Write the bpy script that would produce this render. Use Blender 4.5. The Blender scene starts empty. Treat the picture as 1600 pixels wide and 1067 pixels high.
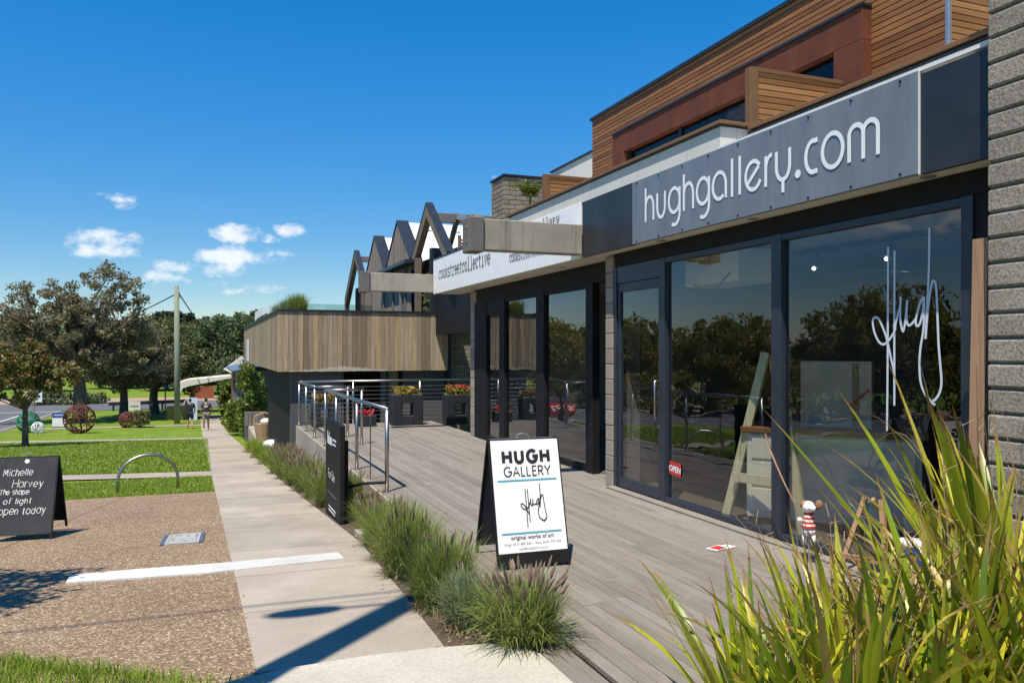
import bpy, math, random
import numpy as np
from mathutils import Vector, Matrix, Euler
random.seed(7); np.random.seed(7)
scene = bpy.context.scene
COL = scene.collection
R = math.radians

# ------------------------------------------------------------------ camera
cam_d = bpy.data.cameras.new('camera'); cam = bpy.data.objects.new('camera', cam_d); COL.objects.link(cam)
cam_d.sensor_width = 36.0; cam_d.lens = 28.125; cam_d.shift_y = 0.0091
cam_d.clip_start = 0.05; cam_d.clip_end = 3000
cam.location = (0, 0, 1.65); cam.rotation_euler = (R(90), 0, R(-21.05))
scene.camera = cam

# ------------------------------------------------------------------ world, sun, exposure
SUN = Vector((-0.30, -0.33, 1.0)).normalized()          # towards the sun
sun_el = math.asin(SUN.z); sun_az = math.atan2(SUN.x, SUN.y)
w = bpy.data.worlds.new('World'); scene.world = w; w.use_nodes = True
nt = w.node_tree; nt.nodes.clear()
def N(nt, typ, **kw):
    n = nt.nodes.new(typ)
    for k, v in kw.items(): setattr(n, k, v)
    return n
def vmath(nt, op, a, b=None):
    n = N(nt, 'ShaderNodeVectorMath', operation=op)
    for i, s in enumerate((a, b)):
        if s is None: continue
        if hasattr(s, 'is_linked'): nt.links.new(s, n.inputs[i])
        else: n.inputs[i].default_value = s
    return n
def fmath(nt, op, a, b=None, c=None, clamp=False):
    n = N(nt, 'ShaderNodeMath', operation=op); n.use_clamp = clamp
    for i, s in enumerate((a, b, c)):
        if s is None: continue
        if hasattr(s, 'is_linked'): nt.links.new(s, n.inputs[i])
        else: n.inputs[i].default_value = s
    return n.outputs[0]
sky = N(nt, 'ShaderNodeTexSky', sky_type='NISHITA'); sky.sun_disc = False
sky.sun_elevation = sun_el; sky.sun_rotation = sun_az; sky.air_density = 1.0; sky.dust_density = 0.0; sky.ozone_density = 6.0
hsv = N(nt, 'ShaderNodeHueSaturation'); hsv.inputs['Saturation'].default_value = 1.40; hsv.inputs['Hue'].default_value = .500; hsv.inputs['Value'].default_value = 1.0
gam = N(nt, 'ShaderNodeGamma'); gam.inputs[1].default_value = .93; nt.links.new(sky.outputs[0], gam.inputs[0]); nt.links.new(gam.outputs[0], hsv.inputs['Color'])
tc = N(nt, 'ShaderNodeTexCoord')
# cumulus clouds: soft masses at directions (azimuth from +Y towards +X, elevation, half width, half height; degrees)
def cam_dir(px, py):
    u = (px-800)/1250; v = (548-py)/1250; a = R(21.05)
    return math.degrees(math.atan2(math.sin(a)+u*math.cos(a), math.cos(a)-u*math.sin(a))), math.degrees(math.atan(v/math.hypot(1, u)))
CL = []
for px, py, hw, hh, k in [(166,386,46,17,1),(378,372,36,12,1),(370,401,52,14,1),(450,362,18,10,.9),(257,438,26,10,.9),(275,420,26,9,.6),
                        (362,424,36,10,.6),(385,453,42,9,.85),(182,315,26,8,.45),(772,291,15,9,.6)]:
    az, el = cam_dir(px, py); CL.append((az, el, hw/15.0, hh/12.5, k*1.1))
for az, el, hw, hh, k in [(-52,13,7,2.4,1),(-38,16,4,1.5,.9),(-66,11,8,2.2,1),(-83,14,6,2,1),(-100,10,8,2,.9),(-30,10,4,1.2,.8),(-58,20,5,1.6,.6),
                          (-140,12,8,2.5,1),(170,14,9,2.6,1),(125,10,8,2.2,1),(80,12,7,2,1),(-46,8,6,1.4,.9)]:
    CL.append((az, el, hw, hh, k))
sep = N(nt, 'ShaderNodeSeparateXYZ'); nt.links.new(tc.outputs['Generated'], sep.inputs[0])
azn = fmath(nt, 'MULTIPLY', fmath(nt, 'ARCTAN2', sep.outputs[0], sep.outputs[1]), 57.2958)
eln = fmath(nt, 'MULTIPLY', fmath(nt, 'ARCSINE', sep.outputs[2]), 57.2958)
nz = N(nt, 'ShaderNodeTexNoise'); nz.inputs['Scale'].default_value = 26; nz.inputs['Detail'].default_value = 6; nz.inputs['Roughness'].default_value = .6
mp = N(nt, 'ShaderNodeMapping'); mp.inputs['Scale'].default_value = (1, 1, 1.7); nt.links.new(tc.outputs['Generated'], mp.inputs[0]); nt.links.new(mp.outputs[0], nz.inputs['Vector'])
tot = None
for az, el, hw, hh, k in CL:
    d = fmath(nt, 'SUBTRACT', azn, az)
    d = fmath(nt, 'DIVIDE', d, hw)
    e = fmath(nt, 'SUBTRACT', eln, el)
    # flat base: shrinks faster below the middle
    e2 = fmath(nt, 'MAXIMUM', fmath(nt, 'DIVIDE', e, hh), fmath(nt, 'DIVIDE', e, -hh*.62))
    r2 = fmath(nt, 'ADD', fmath(nt, 'MULTIPLY', d, d), fmath(nt, 'MULTIPLY', e2, e2))
    m = fmath(nt, 'MULTIPLY', fmath(nt, 'SUBTRACT', 1.15, r2), k)
    tot = m if tot is None else fmath(nt, 'MAXIMUM', tot, m)
cl = fmath(nt, 'ADD', tot, fmath(nt, 'MULTIPLY', fmath(nt, 'SUBTRACT', nz.outputs[0], .56), 4.2))
mr = N(nt, 'ShaderNodeMapRange', interpolation_type='SMOOTHSTEP'); nt.links.new(cl, mr.inputs[0]); mr.inputs[1].default_value = .1; mr.inputs[2].default_value = 1.25
gate = N(nt, 'ShaderNodeMapRange', interpolation_type='SMOOTHSTEP'); nt.links.new(tot, gate.inputs[0]); gate.inputs[1].default_value = -.9; gate.inputs[2].default_value = .3
cm = fmath(nt, 'MULTIPLY', fmath(nt, 'MULTIPLY', mr.outputs[0], gate.outputs[0]), .9)
# clear-air profile, the same all round: the horizon band is less bright than the model's
prof = N(nt, 'ShaderNodeMapRange', interpolation_type='SMOOTHSTEP'); nt.links.new(sep.outputs[2], prof.inputs[0]); prof.inputs[1].default_value = 0; prof.inputs[2].default_value = .38; prof.inputs[3].default_value = .73; prof.inputs[4].default_value = 1.03
skc = vmath(nt, 'SCALE', hsv.outputs[0]); nt.links.new(prof.outputs[0], skc.inputs['Scale'])
mx = N(nt, 'ShaderNodeMixRGB'); nt.links.new(cm, mx.inputs[0]); nt.links.new(skc.outputs[0], mx.inputs[1]); mx.inputs[2].default_value = (5.6, 5.8, 6.1, 1)
bg = N(nt, 'ShaderNodeBackground'); bg.inputs['Strength'].default_value = 0.12; nt.links.new(mx.outputs[0], bg.inputs['Color'])
wo = N(nt, 'ShaderNodeOutputWorld'); nt.links.new(bg.outputs[0], wo.inputs['Surface'])
sd = bpy.data.lights.new('sun', 'SUN'); sd.energy = 4.5; sd.angle = R(0.53); sd.color = (1, .93, .80)
so = bpy.data.objects.new('sun', sd); COL.objects.link(so); so.rotation_euler = SUN.to_track_quat('Z', 'Y').to_euler(); so.location = (-10, -10, 30)
scene.view_settings.view_transform = 'Standard'; scene.view_settings.look = 'None'; scene.view_settings.gamma = 1; scene.view_settings.exposure = 0.55

# ------------------------------------------------------------------ helpers
def tag(o, label=None, cat=None, group=None, kind=None):
    if label: o['label'] = label
    if cat: o['category'] = cat
    if group: o['group'] = group
    if kind: o['kind'] = kind
    return o
def wloc(o):
    p = Vector((0, 0, 0))
    while o is not None: p = p + o.location; o = o.parent
    return p
def empty(name, loc, label=None, cat=None, group=None, rz=0):
    o = bpy.data.objects.new(name, None); COL.objects.link(o); o.location = loc; o.rotation_euler = (0, 0, rz)
    o.empty_display_size = .1
    return tag(o, label, cat, group)
def link(name, me, parent=None, loc=None, rot=None, scale=None, local=False):
    o = bpy.data.objects.new(name, me); COL.objects.link(o)
    l = Vector(loc) if loc is not None else Vector((0, 0, 0))
    if parent is not None:
        o.parent = parent
        if not local: l = l - wloc(parent)
    o.location = l
    if rot is not None: o.rotation_euler = rot
    if scale is not None: o.scale = scale
    return o
class MB:
    def __init__(s): s.v = []; s.f = []
    def add(s, v, f):
        n = len(s.v); s.v += [tuple(p) for p in v]; s.f += [tuple(i+n for i in q) for q in f]; return s
    def box(s, x0, x1, y0, y1, z0, z1, c=0.0):
        x0, x1 = min(x0, x1), max(x0, x1); y0, y1 = min(y0, y1), max(y0, y1); z0, z1 = min(z0, z1), max(z0, z1)
        if c <= 0:
            return s.add([(x0,y0,z0),(x1,y0,z0),(x1,y1,z0),(x0,y1,z0),(x0,y0,z1),(x1,y0,z1),(x1,y1,z1),(x0,y1,z1)],
                     [(0,3,2,1),(4,5,6,7),(0,1,5,4),(1,2,6,5),(2,3,7,6),(3,0,4,7)])
        c = min(c, (x1-x0)*.4, (y1-y0)*.4, (z1-z0)*.4)
        V = []; idx = {}
        for ix, (xa, sx) in enumerate(((x0, 1), (x1, -1))):
            for iy, (ya, sy) in enumerate(((y0, 1), (y1, -1))):
                for iz, (za, sz) in enumerate(((z0, 1), (z1, -1))):
                    for k in range(3):
                        idx[ix, iy, iz, k] = len(V)
                        V.append((xa+(0 if k == 0 else sx*c), ya+(0 if k == 1 else sy*c), za+(0 if k == 2 else sz*c)))
        F = []
        for a in (0, 1):
            F.append([idx[a,0,0,0], idx[a,1,0,0], idx[a,1,1,0], idx[a,0,1,0]])
            F.append([idx[0,a,0,1], idx[1,a,0,1], idx[1,a,1,1], idx[0,a,1,1]])
            F.append([idx[0,0,a,2], idx[1,0,a,2], idx[1,1,a,2], idx[0,1,a,2]])
            for b in (0, 1):
                F.append([idx[0,a,b,1], idx[1,a,b,1], idx[1,a,b,2], idx[0,a,b,2]])
                F.append([idx[a,0,b,0], idx[a,1,b,0], idx[a,1,b,2], idx[a,0,b,2]])
                F.append([idx[a,b,0,0], idx[a,b,1,0], idx[a,b,1,1], idx[a,b,0,1]])
                for d in (0, 1): F.append([idx[a,b,d,0], idx[a,b,d,1], idx[a,b,d,2]])
        ctr = Vector(((x0+x1)/2, (y0+y1)/2, (z0+z1)/2)); G = []
        for q in F:
            p = [Vector(V[i]) for i in q]; nrm = (p[1]-p[0]).cross(p[2]-p[0]); m = sum(p, Vector())/len(p)
            G.append(tuple(q) if nrm.dot(m-ctr) > 0 else tuple(reversed(q)))
        return s.add(V, G)
    def bar(s, a, b, w, h, up=(0, 0, 1)):
        """rectangular bar from a to b, width w across, height h along up"""
        a = Vector(a); b = Vector(b); d = (b-a).normalized(); u = Vector(up)
        if abs(d.dot(u)) > .99: u = Vector((1, 0, 0))
        r = d.cross(u).normalized(); u = r.cross(d).normalized()
        V = []
        for p in (a, b):
            for i, j in ((-1,-1),(1,-1),(1,1),(-1,1)): V.append(p+r*(i*w/2)+u*(j*h/2))
        return s.add(V, [(0,1,2,3),(7,6,5,4),(0,4,5,1),(1,5,6,2),(2,6,7,3),(3,7,4,0)])
    def tube(s, pts, rad, n=8, cap=True):
        pts = [Vector(p) for p in pts]; m = len(pts)
        rads = rad if hasattr(rad, '__len__') else [rad]*m
        V = []; F = []; ref = None
        for i, p in enumerate(pts):
            d = (pts[min(i+1, m-1)]-pts[max(i-1, 0)])
            d = d.normalized() if d.length > 1e-9 else Vector((0, 0, 1))
            if ref is None:
                ref = d.orthogonal().normalized()
            else:
                ref = (ref-d*ref.dot(d)); ref = ref.normalized() if ref.length > 1e-6 else d.orthogonal().normalized()
            b = d.cross(ref)
            for k in range(n):
                t = 2*math.pi*k/n; V.append(p+(ref*math.cos(t)+b*math.sin(t))*rads[i])
        for i in range(m-1):
            for k in range(n):
                k2 = (k+1) % n; F.append((i*n+k, i*n+k2, (i+1)*n+k2, (i+1)*n+k))
        if cap:
            F.append(tuple(reversed(range(n)))); F.append(tuple((m-1)*n+k for k in range(n)))
        return s.add(V, F)
    def prism(s, poly, axis, a, b):
        """poly: 2D points; axis 'x','y','z' = extrusion axis"""
        n = len(poly)
        def mk(p, t):
            return {'x': (t, p[0], p[1]), 'y': (p[0], t, p[1]), 'z': (p[0], p[1], t)}[axis]
        V = [mk(p, a) for p in poly]+[mk(p, b) for p in poly]
        F = [tuple(range(n)), tuple(reversed(range(n, 2*n)))]
        F += [(i, i+n, (i+1) % n+n, (i+1) % n) for i in range(n)]
        return s.add(V, F)
    def sphere(s, c, r, nu=10, nv=7, sc=(1, 1, 1)):
        V = []; F = []
        for j in range(nv+1):
            t = math.pi*j/nv
            for i in range(nu):
                p = 2*math.pi*i/nu
                V.append((c[0]+r*sc[0]*math.sin(t)*math.cos(p), c[1]+r*sc[1]*math.sin(t)*math.sin(p), c[2]+r*sc[2]*math.cos(t)))
        for j in range(nv):
            for i in range(nu):
                i2 = (i+1) % nu; F.append((j*nu+i, (j+1)*nu+i, (j+1)*nu+i2, j*nu+i2))
        return s.add(V, F)
    def mesh(s, name, mat, smooth=False):
        me = bpy.data.meshes.new(name); me.from_pydata(s.v, [], s.f)
        import bmesh
        bm = bmesh.new(); bm.from_mesh(me); bmesh.ops.recalc_face_normals(bm, faces=bm.faces); bm.to_mesh(me); bm.free()
        me.materials.append(mat)
        if smooth: me.polygons.foreach_set('use_smooth', [True]*len(me.polygons))
        return me
    def build(s, name, mat, parent=None, smooth=False, local=False, loc=None, rot=None):
        return link(name, s.mesh(name, mat, smooth), parent, loc, rot, local=local)
def quads_mesh(name, V, mat, nper=4):
    """V: (n, nper, 3) array of separate polygons"""
    V = np.asarray(V, dtype=np.float32); n = V.shape[0]
    me = bpy.data.meshes.new(name); me.vertices.add(n*nper); me.vertices.foreach_set('co', V.reshape(-1))
    me.loops.add(n*nper); me.loops.foreach_set('vertex_index', np.arange(n*nper, dtype=np.int32))
    me.polygons.add(n); me.polygons.foreach_set('loop_start', np.arange(n, dtype=np.int32)*nper)
    try: me.polygons.foreach_set('loop_total', np.full(n, nper, dtype=np.int32))
    except Exception: pass
    me.update(calc_edges=True); me.materials.append(mat)
    return me
def strips_mesh(name, P, W, mat):
    """P: (n,k,3) centre lines, W: (n,k,3) half width vectors -> connected ribbons"""
    n, k, _ = P.shape
    V = np.stack([P-W, P+W], axis=2).reshape(-1, 3).astype(np.float32)
    base = (np.arange(n)*k*2)[:, None, None]; j = (np.arange(k-1)*2)[None, :, None]
    q = base+j+np.array([0, 1, 3, 2])[None, None, :]
    q = q.reshape(-1, 4).astype(np.int32); m = len(q)
    me = bpy.data.meshes.new(name); me.vertices.add(len(V)); me.vertices.foreach_set('co', V.reshape(-1))
    me.loops.add(m*4); me.loops.foreach_set('vertex_index', q.reshape(-1))
    me.polygons.add(m); me.polygons.foreach_set('loop_start', np.arange(m, dtype=np.int32)*4)
    try: me.polygons.foreach_set('loop_total', np.full(m, 4, dtype=np.int32))
    except Exception: pass
    me.update(calc_edges=True); me.materials.append(mat)
    return me

# ------------------------------------------------------------------ materials
def base_mat(name, rough=.7, metal=0.0, spec=.5):
    m = bpy.data.materials.new(name); m.use_nodes = True; t = m.node_tree
    p = t.nodes['Principled BSDF']; p.inputs['Roughness'].default_value = rough; p.inputs['Metallic'].default_value = metal
    p.inputs['Specular IOR Level'].default_value = spec
    return m, t, p
def pos(t, scale=(1, 1, 1), rot=(0, 0, 0)):
    g = N(t, 'ShaderNodeNewGeometry'); mp = N(t, 'ShaderNodeMapping'); mp.inputs['Scale'].default_value = scale; mp.inputs['Rotation'].default_value = rot
    t.links.new(g.outputs['Position'], mp.inputs[0]); return mp.outputs[0]
def noise(t, vec, scale, detail=4, rough=.6, dist=0):
    n = N(t, 'ShaderNodeTexNoise'); n.inputs['Scale'].default_value = scale; n.inputs['Detail'].default_value = detail
    n.inputs['Roughness'].default_value = rough; n.inputs['Distortion'].default_value = dist
    if vec is not None: t.links.new(vec, n.inputs['Vector'])
    return n.outputs[0]
def ramp(t, fac, stops):
    r = N(t, 'ShaderNodeValToRGB'); e = r.color_ramp.elements
    while len(e) < len(stops): e.new(.5)
    for i, (p, c) in enumerate(stops): e[i].position = p; e[i].color = (*c, 1)
    t.links.new(fac, r.inputs[0]); return r.outputs[0]
def mixc(t, fac, a, b, mode='MIX'):
    m = N(t, 'ShaderNodeMixRGB', blend_type=mode)
    for i, s in enumerate((fac, a, b)):
        if hasattr(s, 'is_linked'): t.links.new(s, m.inputs[i])
        elif i == 0: m.inputs[0].default_value = s
        else: m.inputs[i].default_value = (*s, 1)
    return m.outputs[0]
def bump(t, p, h, strength=.3, dist=.01):
    b = N(t, 'ShaderNodeBump'); b.inputs['Strength'].default_value = strength; b.inputs['Distance'].default_value = dist
    t.links.new(h, b.inputs['Height']); t.links.new(b.outputs[0], p.inputs['Normal'])
def simple(name, col, rough=.6, metal=0, var=.12, scale=6, bmp=.0, spec=.5):
    m, t, p = base_mat(name, rough, metal, spec)
    n = noise(t, pos(t), scale, 5, .65)
    lo = tuple(c*(1-var) for c in col); hi = tuple(min(1, c*(1+var)) for c in col)
    t.links.new(ramp(t, n, [(.3, lo), (.7, hi)]), p.inputs['Base Color'])
    if bmp: bump(t, p, noise(t, pos(t), scale*12, 3), bmp, .004)
    return m
def wood(name, cols, stretch, rough=.75, per=.5, grain=60, streak=None):
    """grain stretched along an axis; per-board variation from Object Info random"""
    m, t, p = base_mat(name, rough, 0, .3)
    oi = N(t, 'ShaderNodeObjectInfo')
    off = N(t, 'ShaderNodeVectorMath', operation='ADD'); t.links.new(pos(t, stretch), off.inputs[0])
    sc = N(t, 'ShaderNodeVectorMath', operation='SCALE'); t.links.new(oi.outputs['Random'], sc.inputs['Scale']); sc.inputs[0].default_value = (37, 91, 53)
    t.links.new(sc.outputs[0], off.inputs[1])
    g1 = noise(t, off.outputs[0], grain, 6, .7, .4)
    g2 = noise(t, pos(t), 2.2, 4, .6)
    mixf = fmath(t, 'ADD', fmath(t, 'MULTIPLY', oi.outputs['Random'], per), fmath(t, 'MULTIPLY', g2, 1-per))
    c = ramp(t, mixf, [(i/(len(cols)-1)*.7+.15, cc) for i, cc in enumerate(cols)])
    gr = ramp(t, g1, [(.3, (.62, .62, .62)), (.52, (1, 1, 1)), (.75, (1.0, 1.0, 1.0))])
    c = mixc(t, 1, c, gr, 'MULTIPLY')
    if streak: c = streak(t, c)
    t.links.new(c, p.inputs['Base Color']); bump(t, p, g1, .25, .004)
    return m
def leafmat(name, cols, rough=.5, trans=.3, spec=.4):
    m, t, p = base_mat(name, rough, 0, spec)
    g = N(t, 'ShaderNodeNewGeometry')
    n = noise(t, pos(t), .9, 3)
    f = fmath(t, 'ADD', fmath(t, 'MULTIPLY', g.outputs['Random Per Island'], .6), fmath(t, 'MULTIPLY', n, .45))
    c = ramp(t, f, [(i/(len(cols)-1)*.8+.1, cc) for i, cc in enumerate(cols)])
    t.links.new(c, p.inputs['Base Color'])
    tr = N(t, 'ShaderNodeBsdfTranslucent'); t.links.new(c, tr.inputs[0])
    ms = N(t, 'ShaderNodeMixShader'); ms.inputs[0].default_value = trans
    t.links.new(p.outputs[0], ms.inputs[1]); t.links.new(tr.outputs[0], ms.inputs[2])
    t.links.new(ms.outputs[0], t.nodes['Material Output'].inputs['Surface'])
    return m
def glassmat(name, tint=(.8, .84, .86), boost=1.0, rough=0.0):
    m = bpy.data.materials.new(name); m.use_nodes = True; t = m.node_tree; t.nodes.clear()
    fr = N(t, 'ShaderNodeFresnel'); fr.inputs[0].default_value = 1.52
    gg = N(t, 'ShaderNodeNewGeometry')
    f = fmath(t, 'MINIMUM', fmath(t, 'MULTIPLY', fmath(t, 'MULTIPLY', fr.outputs[0], boost), fmath(t, 'SUBTRACT', 1.0, gg.outputs['Backfacing'])), 1.0)
    tr = N(t, 'ShaderNodeBsdfTransparent'); tr.inputs[0].default_value = (*tint, 1)
    gl = N(t, 'ShaderNodeBsdfGlossy'); gl.inputs['Roughness'].default_value = rough; gl.inputs['Color'].default_value = (.95, .97, 1, 1)
    bp = N(t, 'ShaderNodeBump'); bp.inputs['Strength'].default_value = .35; bp.inputs['Distance'].default_value = .004; t.links.new(noise(t, pos(t, (1, 1, 2.5)), 1.6, 2, .5), bp.inputs['Height']); t.links.new(bp.outputs[0], gl.inputs['Normal'])
    ms = N(t, 'ShaderNodeMixShader'); t.links.new(f, ms.inputs[0]); t.links.new(tr.outputs[0], ms.inputs[1]); t.links.new(gl.outputs[0], ms.inputs[2])
    o = N(t, 'ShaderNodeOutputMaterial'); t.links.new(ms.outputs[0], o.inputs['Surface'])
    return m
def emis(name, col, st):
    m = bpy.data.materials.new(name); m.use_nodes = True; p = m.node_tree.nodes['Principled BSDF']
    p.inputs['Base Color'].default_value = (*col, 1); p.inputs['Emission Color'].default_value = (*col, 1); p.inputs['Emission Strength'].default_value = st
    return m
M = {}
def deck_stain(t, c):
    n = noise(t, pos(t, (1.6, .5, 1)), 1.1, 6, .7); c = mixc(t, ramp(t, n, [(.5, (0,0,0)), (.72, (.55,.55,.55))]), c, (.125,.10,.08))
    n2 = noise(t, pos(t), 7, 5, .75); return mixc(t, ramp(t, n2, [(.6, (0,0,0)), (.8, (.5,.5,.5))]), c, (.36,.32,.28))
M['deck'] = wood('weathered_deck_timber', [(.19,.165,.14),(.225,.198,.17),(.255,.226,.197),(.235,.20,.168)], (12, .35, 12), .8, .6, 9, deck_stain)
def clad_streak(t, c):
    n = noise(t, pos(t, (9, 9, .3)), 4.5, 5, .7)
    c = mixc(t, ramp(t, n, [(.44, (0,0,0)), (.7, (.7,.7,.7))]), c, (.105, .085, .066))
    s = N(t, 'ShaderNodeSeparateXYZ'); g = N(t, 'ShaderNodeNewGeometry'); t.links.new(g.outputs['Position'], s.inputs[0])
    n2 = noise(t, pos(t, (1, 1, .15)), 9, 5, .8)
    band = fmath(t, 'SUBTRACT', .12, fmath(t, 'MULTIPLY', fmath(t, 'ABSOLUTE', fmath(t, 'SUBTRACT', s.outputs[0], 3.05)), .085))
    f = fmath(t, 'MULTIPLY', fmath(t, 'ADD', fmath(t, 'SUBTRACT', fmath(t, 'ADD', band, 1.17), s.outputs[2]), fmath(t, 'MULTIPLY', fmath(t, 'SUBTRACT', n2, .5), .22)), 40, clamp=True)
    return mixc(t, f, c, (.46, .41, .33))
M['clad'] = wood('silvered_cedar_cladding', [(.24,.172,.114),(.37,.272,.182),(.48,.335,.185),(.44,.35,.25),(.32,.245,.17)], (14, 14, .5), .8, .92, 7, clad_streak)
M['clad_gable'] = wood('grey_brown_gable_boards', [(.20,.16,.12),(.27,.22,.17),(.30,.25,.20)], (14, 14, .5), .8, .7, 7)
M['slat'] = wood('oiled_hardwood_slats', [(.17,.068,.027),(.26,.11,.04),(.34,.155,.058),(.24,.10,.04)], (10, .3, 14), .55, .65, 6)
M['slatx'] = wood('oiled_hardwood_slats_across', [(.22,.10,.038),(.32,.155,.06),(.40,.205,.085)], (.3, 10, 14), .55, .6, 6)
M['cap_wood'] = wood('brown_timber_capping', [(.16,.085,.04),(.23,.125,.06)], (10, .3, 14), .6, .4, 6)
M['old_beam'] = wood('grey_weathered_beam', [(.13,.115,.105),(.19,.17,.155),(.23,.205,.19)], (8, 8, .6), .85, .5, 8)
M['frame_wood'] = wood('brown_grey_frame_timber', [(.16,.12,.09),(.23,.18,.135)], (9, 9, .8), .8, .5, 7)
M['pine'] = wood('pale_pine', [(.55,.48,.27),(.66,.60,.38)], (9, 9, .6), .6, .5, 5)
M['ply'] = wood('raw_plank', [(.34,.19,.11),(.42,.25,.15)], (9, 9, .5), .65, .5, 5)
M['shopfloor'] = wood('dark_timber_floor', [(.10,.075,.055),(.16,.12,.09)], (12, .35, 12), .45, .5, 9)
def corten():
    m, t, p = base_mat('rusted_steel', .75, .15, .3)
    n = noise(t, pos(t, (1, 1, .6)), 3.5, 8, .7); n2 = noise(t, pos(t, (6, 6, .5)), 3, 5)
    c = ramp(t, n, [(.3, (.085,.026,.016)), (.5, (.125,.036,.02)), (.72, (.17,.055,.028))])
    c = mixc(t, fmath(t, 'MULTIPLY', n2, .25), c, (.21,.085,.05)); t.links.new(c, p.inputs['Base Color']); bump(t, p, n, .2, .003); return m
M['corten'] = corten()
def concrete(name, lo, hi, stain=(.12,.11,.095), sc=1.0, stainamt=.5, streak=False, fine=90):
    m, t, p = base_mat(name, .85, 0, .3)
    n = noise(t, pos(t), 1.3*sc, 7, .65); nf = noise(t, pos(t), fine, 3, .6)
    c = ramp(t, n, [(.32, lo), (.68, hi)])
    ns = noise(t, pos(t, (3.5, 3.5, .25)) if streak else pos(t), 3.2 if streak else .7, 6, .7)
    c = mixc(t, ramp(t, ns, [(.52, (0,0,0)), (.8, (stainamt,)*3)]), c, stain)
    c = mixc(t, 1, c, ramp(t, nf, [(.3, (.8,.8,.8)), (.6, (1,1,1))]), 'MULTIPLY')
    oi = N(t, 'ShaderNodeObjectInfo')
    c = mixc(t, 1, c, ramp(t, oi.outputs['Random'], [(0, (.80,.80,.80)), (1, (1,1,1))]), 'MULTIPLY')
    t.links.new(c, p.inputs['Base Color']); bump(t, p, nf, .25, .004); return m
M['path'] = concrete('footpath_concrete', (.36,.305,.245), (.47,.41,.335), (.24,.205,.165), 1.0, .75)
M['slab_light'] = concrete('washed_concrete_threshold', (.47,.43,.36), (.58,.54,.46), (.36,.32,.26), fine=45)
M['beam'] = concrete('board_marked_concrete', (.37,.33,.265), (.49,.445,.365), (.11,.098,.08), 1.6, .9, True)
def aggregate():
    m, t, p = base_mat('exposed_aggregate', .8, 0, .35)
    v = N(t, 'ShaderNodeTexVoronoi'); v.inputs['Scale'].default_value = 80; t.links.new(pos(t), v.inputs['Vector'])
    s = N(t, 'ShaderNodeSeparateColor'); t.links.new(v.outputs['Color'], s.inputs[0])
    c = ramp(t, s.outputs[0], [(0, (.20,.125,.072)), (.45, (.29,.20,.12)), (.8, (.37,.27,.17)), (.97, (.64,.54,.41))])
    d = ramp(t, v.outputs['Distance'], [(.3, (1,1,1)), (.8, (.58,.54,.5))])
    c = mixc(t, 1, c, d, 'MULTIPLY')
    n = noise(t, pos(t), .9, 5); c = mixc(t, 1, c, ramp(t, n, [(.3, (.8,.78,.76)), (.7, (1.0,1.0,1.0))]), 'MULTIPLY')
    t.links.new(c, p.inputs['Base Color']); bump(t, p, d, .6, .006); return m
M['agg'] = aggregate()
def blockmat():
    m, t, p = base_mat('split_face_block', .95, 0, .2)
    n = noise(t, pos(t), 55, 5, .75); n2 = noise(t, pos(t), 5, 4); oi = N(t, 'ShaderNodeObjectInfo')
    c = ramp(t, n, [(.32, (.17,.145,.12)), (.5, (.40,.35,.295)), (.68, (.56,.50,.43))])
    c = mixc(t, 1, c, ramp(t, n2, [(.3, (.78,.78,.78)), (.7, (1,1,1))]), 'MULTIPLY')
    c = mixc(t, 1, c, ramp(t, oi.outputs['Random'], [(0, (.82,.82,.83)), (1, (1,1,1))]), 'MULTIPLY')
    t.links.new(c, p.inputs['Base Color']); bump(t, p, n, .9, .02); return m
M['block'] = blockmat()
def brickmat(name, a, b):
    m, t, p = base_mat(name, .9, 0, .25); oi = N(t, 'ShaderNodeObjectInfo'); n = noise(t, pos(t), 24, 5, .7)
    c = ramp(t, oi.outputs['Random'], [(0, a), (1, b)]); c = mixc(t, 1, c, ramp(t, n, [(.3, (.72,.72,.72)), (.65, (1,1,1))]), 'MULTIPLY')
    t.links.new(c, p.inputs['Base Color']); bump(t, p, n, .4, .006); return m
M['brick'] = brickmat('grey_brick', (.20,.17,.135), (.31,.27,.22))
M['pierblock'] = brickmat('smooth_grey_block', (.31,.26,.215), (.40,.345,.29))
M['redbrick'] = brickmat('red_brick', (.25,.075,.04), (.34,.11,.06))
M['mortar'] = simple('mortar', (.15,.135,.12), .95)
M['white'] = concrete('white_render', (.74,.72,.66), (.82,.80,.745), (.45,.41,.34), 1, .35, True, 140)
M['soffit'] = simple('cream_soffit_board', (.62,.57,.48), .7, 0, .06)
M['sheet'] = simple('white_sign_sheet', (.86,.85,.84), .4, 0, .04)
M['navy'] = simple('slate_blue_frame_paint', (.026,.033,.047), .35, 0, .15)
M['black'] = simple('black_paint', (.010,.010,.011), .65, 0, .3, spec=.25)
M['darkpanel'] = simple('charcoal_fascia_panel', (.022,.025,.031), .42, 0, .35, 2.5)
def signgrey():
    m, t, p = base_mat('faded_slate_banner', .5, 0, .5)
    n = noise(t, pos(t, (1, 2.2, .35)), 2.6, 7, .7); c = ramp(t, n, [(.3, (.12,.145,.185)), (.72, (.19,.215,.26))])
    n2 = noise(t, pos(t), 1.2, 3); c = mixc(t, fmath(t, 'MULTIPLY', n2, .25), c, (.25,.275,.31)); t.links.new(c, p.inputs['Base Color']); return m
M['banner'] = signgrey()
M['letter'] = simple('white_letter_vinyl', (.82,.83,.85), .4, 0, .03)
M['decal'] = simple('frosted_vinyl_signature', (.60,.64,.70), .5, 0, .04)
M['ink'] = simple('black_ink', (.02,.018,.018), .5)
M['inkgrey'] = simple('grey_ink', (.16,.16,.16), .5)
M['teal'] = simple('teal_ink', (.10,.36,.44), .5)
M['red'] = simple('red_sign', (.55,.035,.025), .4)
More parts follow.
